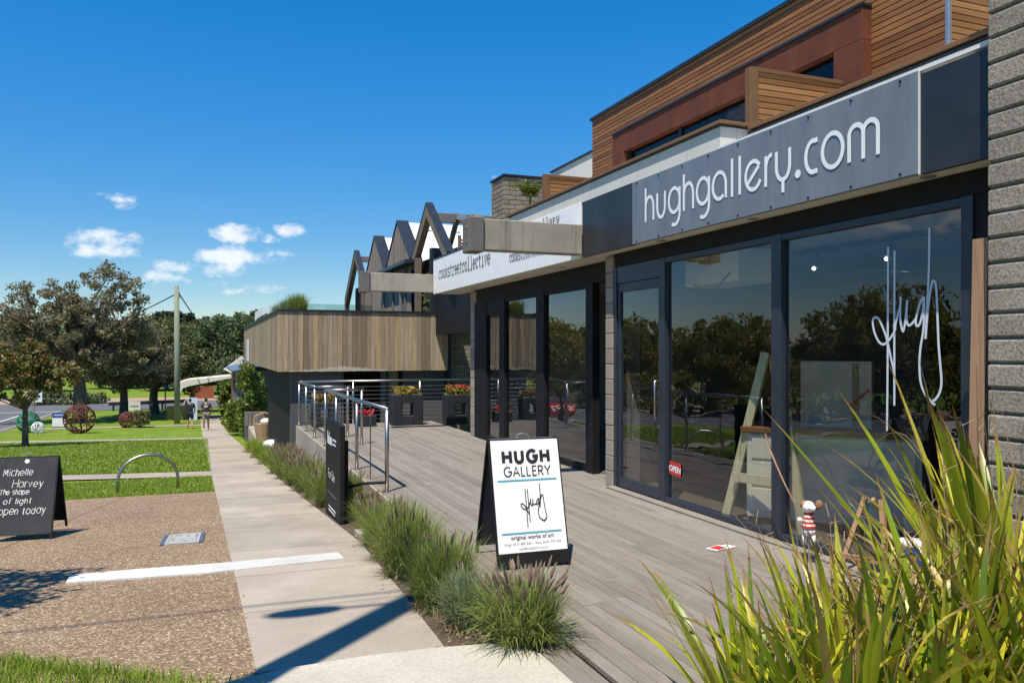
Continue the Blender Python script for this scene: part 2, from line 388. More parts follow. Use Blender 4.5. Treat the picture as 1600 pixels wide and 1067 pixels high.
M['chalkboard'] = concrete('dusty_chalkboard', (.034,.036,.040), (.055,.057,.062), (.09,.09,.095), 1.2, .7, True)
M['chalk'] = simple('chalk', (.62,.62,.60), .95, 0, .35, 40)
M['steel'] = simple('brushed_stainless', (.40,.385,.365), .36, 1.0, .1)
M['galv'] = simple('galvanised_steel', (.42,.43,.44), .45, .8, .1)
M['darkmetal'] = simple('dark_sheet_metal', (.028,.034,.045), .4, .3, .2)
M['greywall'] = simple('mid_grey_wall_paint', (.085,.085,.092), .6, 0, .12)
M['roofwhite'] = simple('white_steel_roof', (.78,.79,.80), .45, .1, .04)
M['roofblue'] = simple('blue_grey_roof', (.13,.17,.23), .45, .1, .1)
M['glass'] = glassmat('shopfront_glass', (.93,.94,.93), 1.9)
M['glass_up'] = glassmat('window_glass', (.35,.38,.42), .8)
M['glass_bal'] = glassmat('balustrade_glass', (.72,.82,.80), 2.2)
M['room'] = simple('shop_wall_paint', (.34,.32,.29), .8, 0, .05)
M['roomdark'] = simple('charcoal_shop_wall', (.03,.03,.031), .8)
M['asphalt'] = simple('asphalt', (.105,.108,.118), .85, 0, .2, 3, .3)
M['paint'] = concrete('white_line_paint', (.62,.61,.58), (.76,.75,.73), (.36,.33,.29), 5, .6)
M['gravelground'] = simple('tan_gravel_verge', (.34,.24,.17), .9, 0, .2, 2)
M['soil'] = simple('mulch_soil', (.085,.058,.038), .95, 0, .4, 14, .6)
M['bark'] = simple('grey_bark', (.115,.095,.08), .95, 0, .4, 9, .8)
M['polegreen'] = wood('treated_pine_pole', [(.20,.23,.16),(.27,.29,.21)], (7, 7, .4), .85, .3, 6)
M['skin'] = simple('skin', (.42,.24,.17), .55, 0, .06)
M['planterblack'] = simple('black_fibre_pot', (.02,.022,.026), .55, 0, .3, 8)
M['wicker'] = simple('wicker', (.36,.24,.13), .8, 0, .3, 30, .6)
M['whiteplastic'] = simple('white_plastic', (.75,.74,.76), .4, 0, .04)
M['tyre'] = simple('tyre_rubber', (.02,.02,.02), .8)
M['fabric_navy'] = simple('navy_cloth', (.02,.025,.04), .9)
M['fabric_brown'] = simple('plum_brown_cloth', (.06,.042,.045), .9)
M['fabric_khaki'] = simple('khaki_cloth', (.23,.22,.165), .9)
M['hair'] = simple('dark_hair', (.02,.016,.013), .8)
M['bone'] = simple('cream_paint', (.72,.66,.54), .55, 0, .06)

def grassground():
    m, t, p = base_mat('lawn', .9, 0, .2)
    n = noise(t, pos(t), .8, 7, .72); n2 = noise(t, pos(t), 30, 4, .7)
    c = ramp(t, n, [(.3, (.11,.175,.014)), (.55, (.18,.265,.02)), (.75, (.25,.315,.04))])
    n4 = noise(t, pos(t), .23, 5, .7); c = mixc(t, ramp(t, n4, [(.5, (0,0,0)), (.75, (.6,.6,.6))]), c, (.23,.22,.07))
    c = mixc(t, 1, c, ramp(t, n2, [(.3, (.55,.6,.5)), (.62, (1,1,1))]), 'MULTIPLY')
    t.links.new(c, p.inputs['Base Color']); bump(t, p, n2, .6, .03); return m
M['lawn'] = grassground()
M['blade'] = leafmat('grass_blades', [(.12,.195,.014),(.19,.30,.022),(.26,.35,.035),(.38,.41,.08)], .6, .4)
M['tuft'] = leafmat('fountain_grass_blades', [(.10,.155,.025),(.18,.25,.045),(.26,.32,.075),(.42,.39,.17)], .55, .4)
M['tuftblue'] = leafmat('blue_green_grass_blades', [(.10,.15,.06),(.18,.25,.11),(.27,.33,.17),(.42,.42,.23)], .55, .4)
M['seed'] = leafmat('purple_seed_heads', [(.15,.09,.075),(.25,.165,.13),(.40,.29,.23)], .9, .25)
M['straw'] = leafmat('dry_straw', [(.30,.22,.11),(.45,.35,.19),(.22,.15,.08)], .8, .2)
def strap():
    m, t, p = base_mat('strap_leaf', .38, 0, .5); oi = N(t, 'ShaderNodeObjectInfo')
    c = ramp(t, oi.outputs['Random'], [(0, (.11,.18,.014)), (.3, (.25,.34,.02)), (.58, (.50,.52,.03)), (.84, (.66,.59,.04)), (.93, (.48,.37,.09)), (1, (.30,.19,.09))])
    tcn = N(t, 'ShaderNodeTexCoord'); s = N(t, 'ShaderNodeSeparateXYZ'); t.links.new(tcn.outputs['Generated'], s.inputs[0])
    n = noise(t, pos(t), 18, 4, .7)
    tip = fmath(t, 'MULTIPLY', fmath(t, 'SUBTRACT', fmath(t, 'ADD', s.outputs[2], fmath(t, 'MULTIPLY', n, .4)), 1.02), 7, clamp=True)
    c = mixc(t, tip, c, (.26,.12,.045))
    g = noise(t, pos(t), 5, 3); c = mixc(t, fmath(t, 'MULTIPLY', fmath(t, 'SUBTRACT', g, .5), 1.4, clamp=True), c, (.36,.34,.04))
    t.links.new(c, p.inputs['Base Color'])
    tr = N(t, 'ShaderNodeBsdfTranslucent'); t.links.new(c, tr.inputs[0]); ms = N(t, 'ShaderNodeMixShader'); ms.inputs[0].default_value = .3
    t.links.new(p.outputs[0], ms.inputs[1]); t.links.new(tr.outputs[0], ms.inputs[2]); t.links.new(ms.outputs[0], t.nodes['Material Output'].inputs['Surface'])
    return m
M['strap'] = strap()
M['leaf_big'] = leafmat('grey_green_foliage', [(.08,.088,.034),(.15,.148,.066),(.24,.21,.12),(.40,.30,.22)], .5, .35)
M['leaf_mid'] = leafmat('olive_foliage', [(.06,.078,.022),(.11,.13,.036),(.165,.17,.055),(.24,.19,.085)], .5, .3)
M['leaf_red'] = leafmat('red_tipped_foliage', [(.03,.05,.01),(.075,.10,.02),(.14,.15,.03),(.28,.17,.05),(.38,.12,.045)], .5, .25)
M['leaf_far'] = leafmat('far_foliage', [(.06,.09,.036),(.105,.145,.055),(.165,.19,.08)], .6, .25)
M['leaf_road'] = leafmat('gold_olive_foliage', [(.14,.14,.028),(.26,.24,.05),(.38,.32,.085)], .5, .5)
M['leaf_dark'] = leafmat('dark_cypress_foliage', [(.012,.024,.012),(.025,.04,.018),(.035,.05,.022)], .7, .1)
M['leaf_hedge'] = leafmat('bright_hedge_foliage', [(.05,.085,.01),(.11,.16,.018),(.22,.25,.03)], .45, .25)
M['flower_red'] = leafmat('red_petals', [(.5,.02,.02),(.6,.05,.08)], .6, .2)
M['flower_orange'] = leafmat('orange_succulent', [(.10,.12,.02),(.28,.20,.03),(.45,.24,.03)], .6, .2)
# ------------------------------------------------------------------ terrain: the street falls away from the camera
PY = [-60, 3.5, 5, 15, 30, 40, 49, 55, 63, 75, 95, 130, 200, 420]
PZ = [-.05, -.05, -.09, -.76, -1.72, -2.36, -2.88, -3.14, -3.3, -3.42, -3.5, -3.3, -2.0, 4.0]
def gz(y, x=0): return float(np.interp(y, PY, PZ))
def sheet(name, xs, ys, mat, dz=0, xf=None, kind='structure', thick=0):
    """sheet following the ground; xs = (x0,x1) or function of y"""
    V = []; F = []; nx = 2
    for y in ys:
        x0, x1 = xs(y) if callable(xs) else xs
        V += [(x0, y, gz(y)+dz), (x1, y, gz(y)+dz)]
    for i in range(len(ys)-1): F.append((2*i, 2*i+1, 2*i+3, 2*i+2))
    m = MB().add(V, F); o = m.build(name, mat)
    return tag(o, kind=kind)
def yr(a, b, st=1.0):
    n = max(1, int(math.ceil((b-a)/st))); return [a+(b-a)*i/n for i in range(n+1)]
V = []; F = []
gx = [-400, -120, -60, -30, -15, -8, -4, -1, 1, 4, 12, 40, 120, 400]
gy = yr(-60, 3.5, 20)[:-1]+yr(3.5, 80, 1.5)[:-1]+yr(80, 420, 10)
for y in gy:
    for x in gx: V.append((x, y, gz(y)))
n = len(gx)
for j in range(len(gy)-1):
    for i in range(n-1): F.append((j*n+i, j*n+i+1, (j+1)*n+i+1, (j+1)*n+i))
tag(MB().add(V, F).build('ground', M['lawn']), 'green lawn verge falling away down the street', kind='structure')
def pl(y): return .26-.0088*(y-4.2)                     # left edge of footpath
def pr(y): return float(np.interp(y, [3, 4.5, 8, 15, 50], [1.22, 1.29, 1.46, 1.34, 1.10]))
# forecourt of exposed aggregate, cut by two saw joints
def fc_near(x): return 5.12-.75*(x+1.06) if x > -1.06 else 5.12-.25*(x+1.06)
fore = empty('forecourt', (-2, 9, gz(9))); tag(fore, 'brown exposed aggregate forecourt beside the footpath', kind='structure')
def panel(ix, x0f, x1f, y1=14.2):
    V = []; F = []; k = 26
    for j in range(k+1):
        for i in range(7):
            f = i/6
            # near edge follows the ragged grass line
            ym = 4.35
            xx0 = x0f(ym); xx1 = x1f(ym)
            xn = xx0+(xx1-xx0)*f; yn = fc_near(xn)+.06*math.sin(xn*5)
            y = yn+(y1-yn)*j/k
            x = x0f(y)+(x1f(y)-x0f(y))*f
            V.append((x, y, gz(y)+.022))
    for j in range(k):
        for i in range(6): F.append((j*7+i, j*7+i+1, (j+1)*7+i+1, (j+1)*7+i))
    MB().add(V, F).build('forecourt_panel', M['agg'], fore)
jx = lambda y: -2.75+.16*(y-4.35)
panel(0, lambda y: -7.0, lambda y: jx(y)-.006)
panel(1, lambda y: jx(y)+.006, lambda y: pl(y)+.0)
# footpath of concrete bays
fp = empty('footpath', (.7, 10, gz(10))); tag(fp, 'grey concrete footpath running straight down the street', kind='structure')
y = 4.42; rnd = random.Random(3)
while y < 66:
    L_ = 1.22 if y < 30 else 2.4
    y1 = y+L_-.012; V = []
    for yy in (y, y1):
        V += [(pl(yy), yy, gz(yy)+.03), (pr(yy), yy, gz(yy)+.03), (pl(yy), yy, gz(yy)-.05), (pr(yy), yy, gz(yy)-.05)]
    MB().add(V, [(0,1,5,4), (2,6,7,3), (0,2,3,1), (4,5,7,6), (0,4,6,2), (1,3,7,5)]).build('concrete_slab', M['path'], fp)
    y += L_
# pale threshold slab with rounded corner in front of the deck
P = [(-.6, 2.2), (1.71, 2.2), (1.71, 3.98)]
for k in range(7):
    t = k/6*math.pi/2; P.append((1.44+.27*math.cos(t), 3.96+.30*math.sin(t)))
P += [(1.2, 4.30), (.8, 4.32), (.4, 4.30), (.02, 4.2), (-.6, 3.9)]
tag(MB().prism(P, 'z', -.12, .004).build('threshold_slab', M['slab_light']), 'pale washed concrete threshold slab', kind='structure')
# crossing paths through the lawn
def cross(y0, w, k, x0=-14):
    V = []; F = []; n = 8
    for i in range(n+1):
        x = pl(y0)-.01+(x0-pl(y0))*i/n; yy = y0-k*(x)
        V += [(x, yy, gz(yy)+.03), (x, yy+w, gz(yy+w)+.03)]
    for i in range(n): F.append((2*i, 2*i+1, 2*i+3, 2*i+2))
    return tag(MB().add(V, F).build('crossing_path', M['path']), kind='structure')
cross(17.3, 1.25, .33, -12); cross(36.6, 1.7, .45, -12); cross(54.6, 1.0, .1, -9.5)
# roads
sheet('road', (-20, -11.2), yr(-60, 100, 2), M['asphalt'], .02)
sheet('road_verge', (-34, -20.0), yr(-60, 100, 2), M['gravelground'], .012)
sheet('cross_road', (-60, 1.5), yr(76, 88, 2), M['asphalt'], .03)
k = MB()
for yy in yr(-40, 75, 2.0)[:-1]:
    z0, z1 = gz(yy), gz(yy+2)
    k.add([(-11.2, yy, z0+.02), (-11.2, yy, z0+.13), (-11.05, yy, z0+.13), (-10.95, yy, z0+.0),
           (-11.2, yy+2, z1+.02), (-11.2, yy+2, z1+.13), (-11.05, yy+2, z1+.13), (-10.95, yy+2, z1+.0)], [(0,1,5,4), (1,2,6,5), (2,3,7,6)])
tag(k.build('kerb', M['path']), 'concrete kerb along the road', kind='structure')
for x0, a, b in ((-15.6, 30, 74), (-13.4, 50, 74), (-17.9, 30, 74)):
    sheet('road_line', (x0, x0+.16), yr(a, b, 2), M['paint'], .026)
sheet('give_way_line', (-19, -11.4), yr(75.2, 75.6, 1), M['paint'], .04)
sheet('far_verge', (-60, 6), yr(88, 96, 2), M['gravelground'], .03)
# painted white bar across forecourt and path: three strips
bar = empty('white_painted_line', (.4, 7, gz(7)), 'white painted bar across the forecourt and footpath', 'painted line')
def onground(px, py, dz=0):
    u = (px-800)/1250; v = (548-py)/1250; a = R(21.05)
    dx = math.sin(a)+u*math.cos(a); dy = math.cos(a)-u*math.sin(a)
    lo, hi = .5, 400
    for _ in range(60):
        s = (lo+hi)/2
        if 1.65+v*s > gz(dy*s)+dz: lo = s
        else: hi = s
    return (dx*s, dy*s, gz(dy*s)+dz)
Q = [onground(*p, dz=.036) for p in ((103, 909), (222, 901.5), (333, 893), (538, 871.5), (528, 862), (329, 880), (219, 888), (110, 897))]
for i in range(3):
    a, b, c, d = Q[i], Q[i+1], Q[6-i], Q[7-i]
    sh = .004
    MB().add([a, b, c, d, *[(p[0], p[1], p[2]-.03) for p in (a, b, c, d)]], [(0,1,2,3),(0,4,5,1),(1,5,6,2),(2,6,7,3),(3,7,4,0)]).build('strip', M['paint'], bar)
# service pit cover
pc = empty('pit_cover', onground(284, 840), 'rectangular pit lid with blue ends set in the aggregate forecourt', 'pit lid')
A, B, C_, D = [Vector(onground(*p, dz=.035)) for p in ((249, 850.5), (317, 845.5), (321, 830.5), (258, 835.5))]
def quadpatch(name, a0, a1, b0, b1, dz, mat, th=.03):
    def pt(a, b): return A.lerp(B, a).lerp(D.lerp(C_, a), b)+Vector((0, 0, dz))
    q = [pt(a0, b0), pt(a1, b0), pt(a1, b1), pt(a0, b1)]
    MB().add(q+[p-Vector((0, 0, th)) for p in q], [(0,1,2,3),(0,4,5,1),(1,5,6,2),(2,6,7,3),(3,7,4,0)]).build(name, mat, pc)
M['lidgrey'] = concrete('pit_lid_grey', (.42,.42,.40), (.52,.52,.50)); M['lidblue'] = simple('blue_lid_edge', (.075,.095,.15), .7)
quadpatch('lid', .1, .9, 0, 1, 0, M['lidgrey']); quadpatch('blue_edge', 0, .095, 0, 1, .001, M['lidblue']); quadpatch('blue_edge', .905, 1, 0, 1, .001, M['lidblue'])
rr = random.Random(5)
for i in range(16):
    a = .2+.6*rr.random(); b = .12+.72*rr.random(); quadpatch('cast_mark', a, a+.03+.05*rr.random(), b, b+.05, .002, M['inkgrey'], .003)
quadpatch('cast_mark', .17, .18, .1, .9, .002, M['inkgrey'], .003); quadpatch('cast_mark', .82, .83, .1, .9, .002, M['inkgrey'], .003)
# garden bed soil strips
sheet('garden_bed', lambda y: (pr(y)+.005, 1.93), yr(4.2, 19, .8), M['soil'], .018)
tag(MB().box(1.72, 6, -.5, 3.1, -.2, .03).build('planting_bed', M['soil']), kind='structure')

# lawn blades where the lawn is near (one uncountable mass)
def blades(name, region, n, h, wdt, seed, test=None):
    r = np.random.RandomState(seed); x0, x1, y0, y1 = region
    x = r.uniform(x0, x1, n); y = r.uniform(y0, y1, n)
    if test is not None:
        k = test(x, y, r); x, y = x[k], y[k]; n = len(x)
    z = np.interp(y, PY, PZ); hh = h*r.uniform(.45, 1.3, n); az = r.uniform(0, 6.283, n); ln = r.uniform(.1, .75, n)*hh
    wx = np.cos(az+1.57)*wdt*r.uniform(.6, 1.3, n); wy = np.sin(az+1.57)*wdt
    b = np.stack([x, y, z], 1); W = np.stack([wx, wy, 0*wx], 1)
    m_ = b+np.stack([np.cos(az)*ln*.35, np.sin(az)*ln*.35, hh*.62], 1); t = b+np.stack([np.cos(az)*ln, np.sin(az)*ln, hh], 1)
    Pc = np.stack([b, m_, t], 1); Wc = np.stack([W, W*.75, W*.08], 1)
    o = link(name, strips_mesh(name, Pc, Wc, M['blade'])); return tag(o, kind='stuff')
tag(blades('grass', (-6.5, .18, 14.15, 17.35), 42000, .06, .005, 1, lambda x, y, r: (y < 17.3-.33*x) & (x < .26-.0088*(y-4.2)-.02)), 'lawn strip between forecourt and crossing path', 'grass')
blades('grass', (-9, .14, 17.4, 40), 110000, .06, .011, 2, lambda x, y, r: ((y > 18.6-.33*x) & (y < 36.6-.45*x)))
def near_t(x, y, r):
    e = np.where(x > -1.06, 5.12-.75*(x+1.06), 5.12-.25*(x+1.06)); d = e-y
    bare = np.sin(x*7+1)*np.sin(y*9)+np.sin(x*3.1+y*4)
    return (d > -.06-.05*r.rand(len(x))) & (x < .27) & ((d < .38) | (bare > .1) | (r.rand(len(x)) < .35)) & ((x < -.12) | (r.rand(len(x)) < .3))
tag(blades('grass', (-3.2, .28, 3.3, 5.8), 60000, .085, .0035, 3, near_t), 'shaggy grass at the near edge of the forecourt', 'grass')
tag(blades('grass', (-.15, .30, 3.5, 4.32), 2500, .07, .0035, 6, lambda x, y, r: np.sin(x*9)*np.sin(y*11) > .0), kind='stuff')
P3 = MB(); rr = random.Random(11)
tag(MB().add([(-3.4, 2.5, -.035), (.24, 2.5, -.035), (.24, 4.33, -.035), (-.1, 4.4, -.04), (-1.1, 5.12, -.07), (-3.4, 5.7, -.11)], [(0,1,2,3,4,5)]).build('bare_earth', M['gravelground']), kind='structure')
dz_ = MB()
for i in range(700):
    x = rr.uniform(-8, 0); yy = rr.uniform(14.4, 44)
    if 17.2-.33*x < yy < 18.7-.33*x or 36.5-.45*x < yy < 38.4-.45*x: continue
    s_ = .012*(1+yy/40); z = gz(yy)+.055
    dz_.add([(x-s_, yy, z), (x, yy-s_, z+.01), (x+s_, yy, z), (x, yy+s_, z+.01)], [(0,1,2,3)])
tag(dz_.build('daisies', M['whiteplastic']), 'tiny white daisies dotted through the lawn', 'flowers', kind='stuff')

# ------------------------------------------------------------------ timber deck
deck = empty('timber_deck', (3.2, 9, 0), 'weathered grey timber deck in front of the shops', 'deck')
def board_mesh(name, wdt, th, c, mat):
    pf = [(-wdt/2, -th), (wdt/2, -th), (wdt/2, -c), (wdt/2-c, 0), (-wdt/2+c, 0), (-wdt/2, -c)]
    return MB().prism(pf, 'y', 0, 1).mesh(name, mat)
BW = .0905; bm_ = board_mesh('deck_board', BW-.005, .03, .004, M['deck'])
rr = random.Random(21); x = 1.93+BW/2
while x < 5.05:
    y = 2.9-rr.random()*2.4 if x > 1.95 else 2.2
    y = max(y, .8)
    yend = 18.25
    xlim = 4.72 if x > 4.7 else 9
    while y < yend:
        L_ = rr.choice((2.4, 3.0, 3.6, 4.2)); y1 = min(y+L_, yend)
        if yend-y1 < .5: y1 = yend
        if x > 4.66 and y < 8.7: y = 8.72; y1 = min(y+L_, yend)
        link('board', bm_, deck, (x, y, rr.uniform(-.0025, .0)), (0, rr.uniform(-.004, .004), 0), (1, y1-y-.004, 1))
        y = y1
    x += BW
# cross boards closing the near corner, beside the bed
for i in range(2):
    link('board', bm_, deck, (1.735+.069, 2.2+i*.95, -.001), (0, 0, 0), (2.05, .94, 1))
sk = MB().box(1.90, 1.926, 4.15, 18.28, -1.15, -.004); sk.build('edge_board', M['path'], deck)
MB().box(1.93, 5.0, 18.255, 18.285, -1.3, -.002).build('end_board', M['deck'], deck)
MB().box(1.5, 1.9, 8.35, 8.6, -.42, -.26).build('step_block', M['path'], deck)
# ------------------------------------------------------------------ stroke lettering
def ln(*p): return [(p[i], p[i+1]) for i in range(0, len(p), 2)]
def arc(cx, cy, rx, ry, a0, a1, n=18): return [(cx+rx*math.cos(R(a0+(a1-a0)*i/n)), cy+ry*math.sin(R(a0+(a1-a0)*i/n))) for i in range(n+1)]
def arch(x0, x1, top=1.0): r = (x1-x0)/2; return ln(x0, top-r)+arc(x0+r, top-r, r, r, 180, 0, 12)+ln(x1, 0)
def cup(x0, x1, top=1.0): r = (x1-x0)/2; return ln(x0, top)+arc(x0+r, r, r, r, 180, 360, 12)+ln(x1, top)
GL = {  # lower case, x-height 1: (width, strokes)
 'a': (1, [arc(.5, .5, .5, .5, 0, 360, 28), ln(1, 0, 1, 1)]), 'c': (.85, [arc(.5, .5, .5, .5, 48, 312, 22)]),
 'd': (1, [arc(.5, .5, .5, .5, 0, 360, 28), ln(1, 0, 1, 1.4)]), 'e': (1, [ln(0.02, .5, .98, .5)+arc(.5, .5, .5, .5, 0, 318, 24)]),
 'f': (.5, [arc(.5, 1.15, .28, .28, 60, 180, 8)+ln(.22, 0), ln(0, .95, .5, .95)]),
 'g': (1, [arc(.5, .5, .5, .5, 0, 360, 28), ln(1, 1, 1, -.05)+arc(.55, -.05, .45, .38, 0, -130, 12)]),
 'h': (.8, [ln(0, 0, 0, 1.4), arch(0, .8)]), 'i': (.1, [ln(.05, 0, .05, 1), ln(.05, 1.3, .05, 1.36)]),
 'k': (.75, [ln(0, 0, 0, 1.4), ln(.7, 1, .02, .4), ln(.25, .6, .75, 0)]), 'l': (.1, [ln(.05, 0, .05, 1.4)]),
 'm': (1.35, [ln(0, 0, 0, 1), arch(0, .68), arch(.68, 1.35)]), 'n': (.8, [ln(0, 0, 0, 1), arch(0, .8)]),
 'o': (1, [arc(.5, .5, .5, .5, 90, 450, 28)]), 'p': (1, [ln(0, 1, 0, -.4), arc(.5, .5, .5, .5, 0, 360, 28)]),
 'r': (.5, [ln(0, 0, 0, 1), ln(0, .55)+arc(.45, .55, .45, .45, 180, 80, 8)]),
 's': (.7, [arc(.35, .74, .32, .26, 40, 270, 12)+arc(.35, .25, .32, .25, 90, -150, 12)]),
 't': (.5, [ln(.22, 1.35, .22, .2)+arc(.42, .2, .2, .2, 180, 290, 6), ln(0, 1, .5, 1)]), 'u': (.8, [cup(0, .8), ln(.8, .4, .8, 0)]),
 'v': (.8, [ln(0, 1, .4, 0, .8, 1)]), 'w': (1.1, [ln(0, 1, .28, 0, .55, .9, .82, 0, 1.1, 1)]),
 'y': (.8, [ln(0, 1, .42, .05), ln(.85, 1, .42, .05, .3, -.28, .08, -.4)]), '.': (.12, [ln(.06, .0, .06, .05)]), ' ': (.5, []),
 # capitals, height 1.4
 'A': (1.2, [ln(0, 0, .6, 1.4, 1.2, 0), ln(.22, .48, .98, .48)]), 'E': (.75, [ln(.75, 1.4, 0, 1.4, 0, 0, .75, 0), ln(0, .72, .68, .72)]),
 'G': (1.35, [arc(.7, .7, .7, .7, 45, 360, 28)+ln(.75, .7)]), 'H': (1.1, [ln(0, 0, 0, 1.4), ln(1.1, 0, 1.1, 1.4), ln(0, .72, 1.1, .72)]),
 'L': (.7, [ln(0, 1.4, 0, 0, .7, 0)]), 'M': (1.2, [ln(0, 0, .12, 1.4, .6, .35, 1.08, 1.4, 1.2, 0)]), 'T': (1, [ln(0, 1.4, 1, 1.4), ln(.5, 1.4, .5, 0)]),
 'R': (.85, [ln(0, 0, 0, 1.4, .45, 1.4)+arc(.45, 1.05, .38, .35, 90, -90, 12)+ln(0, .7), ln(.4, .7, .88, 0)]),
 'U': (1.05, [ln(0, 1.4)+arc(.525, .525, .525, .525, 180, 360, 16)+ln(1.05, 1.4)]), 'Y': (1.1, [ln(0, 1.4, .55, .65, 1.1, 1.4), ln(.55, .65, .55, 0)]),
}
def glyph_fit(strokes, w, u0, u1, v0, h):
    return [[(u0+(u1-u0)*(x/w), v0+y*h) for x, y in s] for s in strokes]
def layout(txt, u0, v0, h, gap=.22, jit=0, seed=0, sx=1.0, slant=0):
    rr = random.Random(seed); out = []; u = u0
    for ch in txt:
        w, st = GL[ch]; k = h*(1+jit*rr.uniform(-1, 1)); dv = jit*h*rr.uniform(-.5, .5)
        for s in st: out.append([(u+(x*sx+slant*y)*k+jit*h*.12*rr.uniform(-1, 1), v0+dv+y*k+jit*h*.12*rr.uniform(-1, 1)) for x, y in s])
        u += (w*sx+gap)*h
    return out, u
def ribbons(name, strokes, width, O, Rv, Uv, Nv, mat, parent, th=.003, local=False, rough=0):
    """flat ribbons with round ends standing th proud of the plane"""
    O, Rv, Uv, Nv = Vector(O), Vector(Rv).normalized(), Vector(Uv).normalized(), Vector(Nv).normalized(); mb = MB(); rr = random.Random(4); lv = 0
    for st in strokes:
        pts = []
        for p in st:
            p = Vector(p)
            if not pts or (p-pts[-1]).length > 1e-4: pts.append(p)
        if len(pts) < 2: continue
        m = len(pts); closed = (pts[0]-pts[-1]).length < 1e-3
        L_, R_ = [], []
        for i, p in enumerate(pts):
            a = pts[i-1] if i else (pts[-2] if closed else None); b = pts[i+1] if i < m-1 else (pts[1] if closed else None)
            d1 = (p-a).normalized() if a is not None else None; d2 = (b-p).normalized() if b is not None else None
            if d1 is None: d = d2; k = 1
            elif d2 is None: d = d1; k = 1
            else:
                d = d1+d2; d = d.normalized() if d.length > 1e-4 else d1
                k = min(1.6, 1/max(.4, d.dot(d1)))
            nn = Vector((-d.y, d.x)); ww = width/2*(1+rough*rr.uniform(-1, 1))
            L_.append(p+nn*ww*k); R_.append(p-nn*ww*k)
        lv += 1; t0 = th+lv*.00012; V = []; F = []
        for q_, (l, r) in enumerate(zip(L_, R_)):
            t1 = t0+q_*4e-5
            V += [O+Rv*l.x+Uv*l.y+Nv*t1, O+Rv*r.x+Uv*r.y+Nv*t1]
        for i in range(m-1): F.append((2*i, 2*i+1, 2*i+3, 2*i+2))
        mb.add(V, F)
    return mb.build(name, mat, parent, local=local)
def btext(name, body, size, mat, parent, mat4, align='LEFT', offset=0.0, spacing=1.0, local=True):
    cu = bpy.data.curves.new('txt', 'FONT'); cu.body = body; cu.size = size; cu.align_x = align; cu.offset = offset; cu.space_character = spacing; cu.resolution_u = 3
    to = bpy.data.objects.new('txt', cu); COL.objects.link(to)
    dg = bpy.context.evaluated_depsgraph_get(); me = bpy.data.meshes.new_from_object(to.evaluated_get(dg)); bpy.data.objects.remove(to); bpy.data.curves.remove(cu)
    me.name = name; me.transform(mat4); me.materials.clear(); me.materials.append(mat)
    return link(name, me, parent, local=local)
def plane_m(O, Rv, Uv, Nv, d=.003):
    Rv, Uv, Nv = Vector(Rv).normalized(), Vector(Uv).normalized(), Vector(Nv).normalized(); O = Vector(O)+Nv*d
    return Matrix(((Rv.x, Uv.x, Nv.x, O.x), (Rv.y, Uv.y, Nv.y, O.y), (Rv.z, Uv.z, Nv.z, O.z), (0, 0, 0, 1)))
SIG = [[(148,140),(147,400),(146,700),(143,1015)], [(179,158),(178,450),(178,895)],
       [(178,735),(160,660),(140,570),(108,490),(88,476),(76,490),(82,540),(104,590),(128,603),(152,585),(180,540),(186,500),(205,430),(210,378)],
       [(209,378),(206,470),(213,525),(222,538),(232,480),(240,392)], [(240,392),(236,480),(245,512),(262,505),(282,480)],
       [(318,378),(300,410),(282,480),(284,514),(300,505),(316,440),(320,378)], [(320,378),(318,520),(303,620),(298,700),(304,780),(322,832),(350,872),(374,892)],
       [(346,48),(343,250),(335,420),(327,578)], [(327,578),(338,440),(356,320),(368,304),(378,330),(384,450),(390,600),(398,700),(404,780),(396,830),(378,862),(362,874)]]
def smooth(st, n=6):
    out = []
    for i in range(len(st)-1):
        p0 = st[max(i-1, 0)]; p1 = st[i]; p2 = st[i+1]; p3 = st[min(i+2, len(st)-1)]
        for k in range(n):
            t = k/n; q = []
            for c in (0, 1):
                q.append(.5*((2*p1[c])+(-p0[c]+p2[c])*t+(2*p0[c]-5*p1[c]+4*p2[c]-p3[c])*t*t+(-p0[c]+3*p1[c]-3*p2[c]+p3[c])*t**3))
            out.append(tuple(q))
    out.append(st[-1]); return out

# ------------------------------------------------------------------ masonry and boards
_unit = {}
def unit_box(mat, c=.0):
    k = (mat.name, c)
    if k not in _unit: _unit[k] = MB().box(-.5, .5, -.5, .5, -.5, .5, c).mesh('piece', mat)
    return _unit[k]
_bcache = {}
def bricks(parent, O, D, Nn, length, height, bl, bh, depth, joint, mat, name='brick', bond=.5, rot=0, seed=1, c=.006, skip=None):
    """courses of separate bricks on a vertical plane; D along, Nn outward; front faces flush at O"""
    D = Vector(D).normalized(); Nn = Vector(Nn).normalized(); rr = random.Random(seed); O = Vector(O); nz_ = int(round(height/bh))
    ang = math.atan2(D.y, D.x)
    key = (mat.name, round(bl, 3), round(bh, 3), depth)
    def bmesh_for(l):
        kk = key+(round(l, 3),)
        if kk not in _bcache: _bcache[kk] = MB().box(-l/2, l/2, -depth/2, depth/2, -(bh-joint)/2, (bh-joint)/2, c).mesh(name, mat)
        return _bcache[kk]
    for j in range(nz_):
        x = -bl*bond*(j % 2)
        while x < length-.02:
            a, b = max(x, 0), min(x+bl, length)
            if b-a > .03 and not (skip and skip((a+b)/2, (j+.5)*bh)):
                p = O+D*((a+b)/2)+Nn*(-depth/2+rr.uniform(-.002, .002))+Vector((0, 0, (j+.5)*bh))
                link(name, bmesh_for(b-a-joint), parent, p, (0, 0, ang))
            x += bl

# ================================================================== gallery building
XF = 4.68; XS = 4.40; ZS = 2.81; ZT = 3.50
gal = empty('gallery_building', (5.5, 8, 0), 'dark glazed shopfront building with grey fascia and timber slat upper storey', 'building')
def part(name, mat, *boxes, parent=None, c=0):
    m = MB()
    for b in boxes: m.box(*b, c=c)
    return m.build(name, mat, parent or gal)
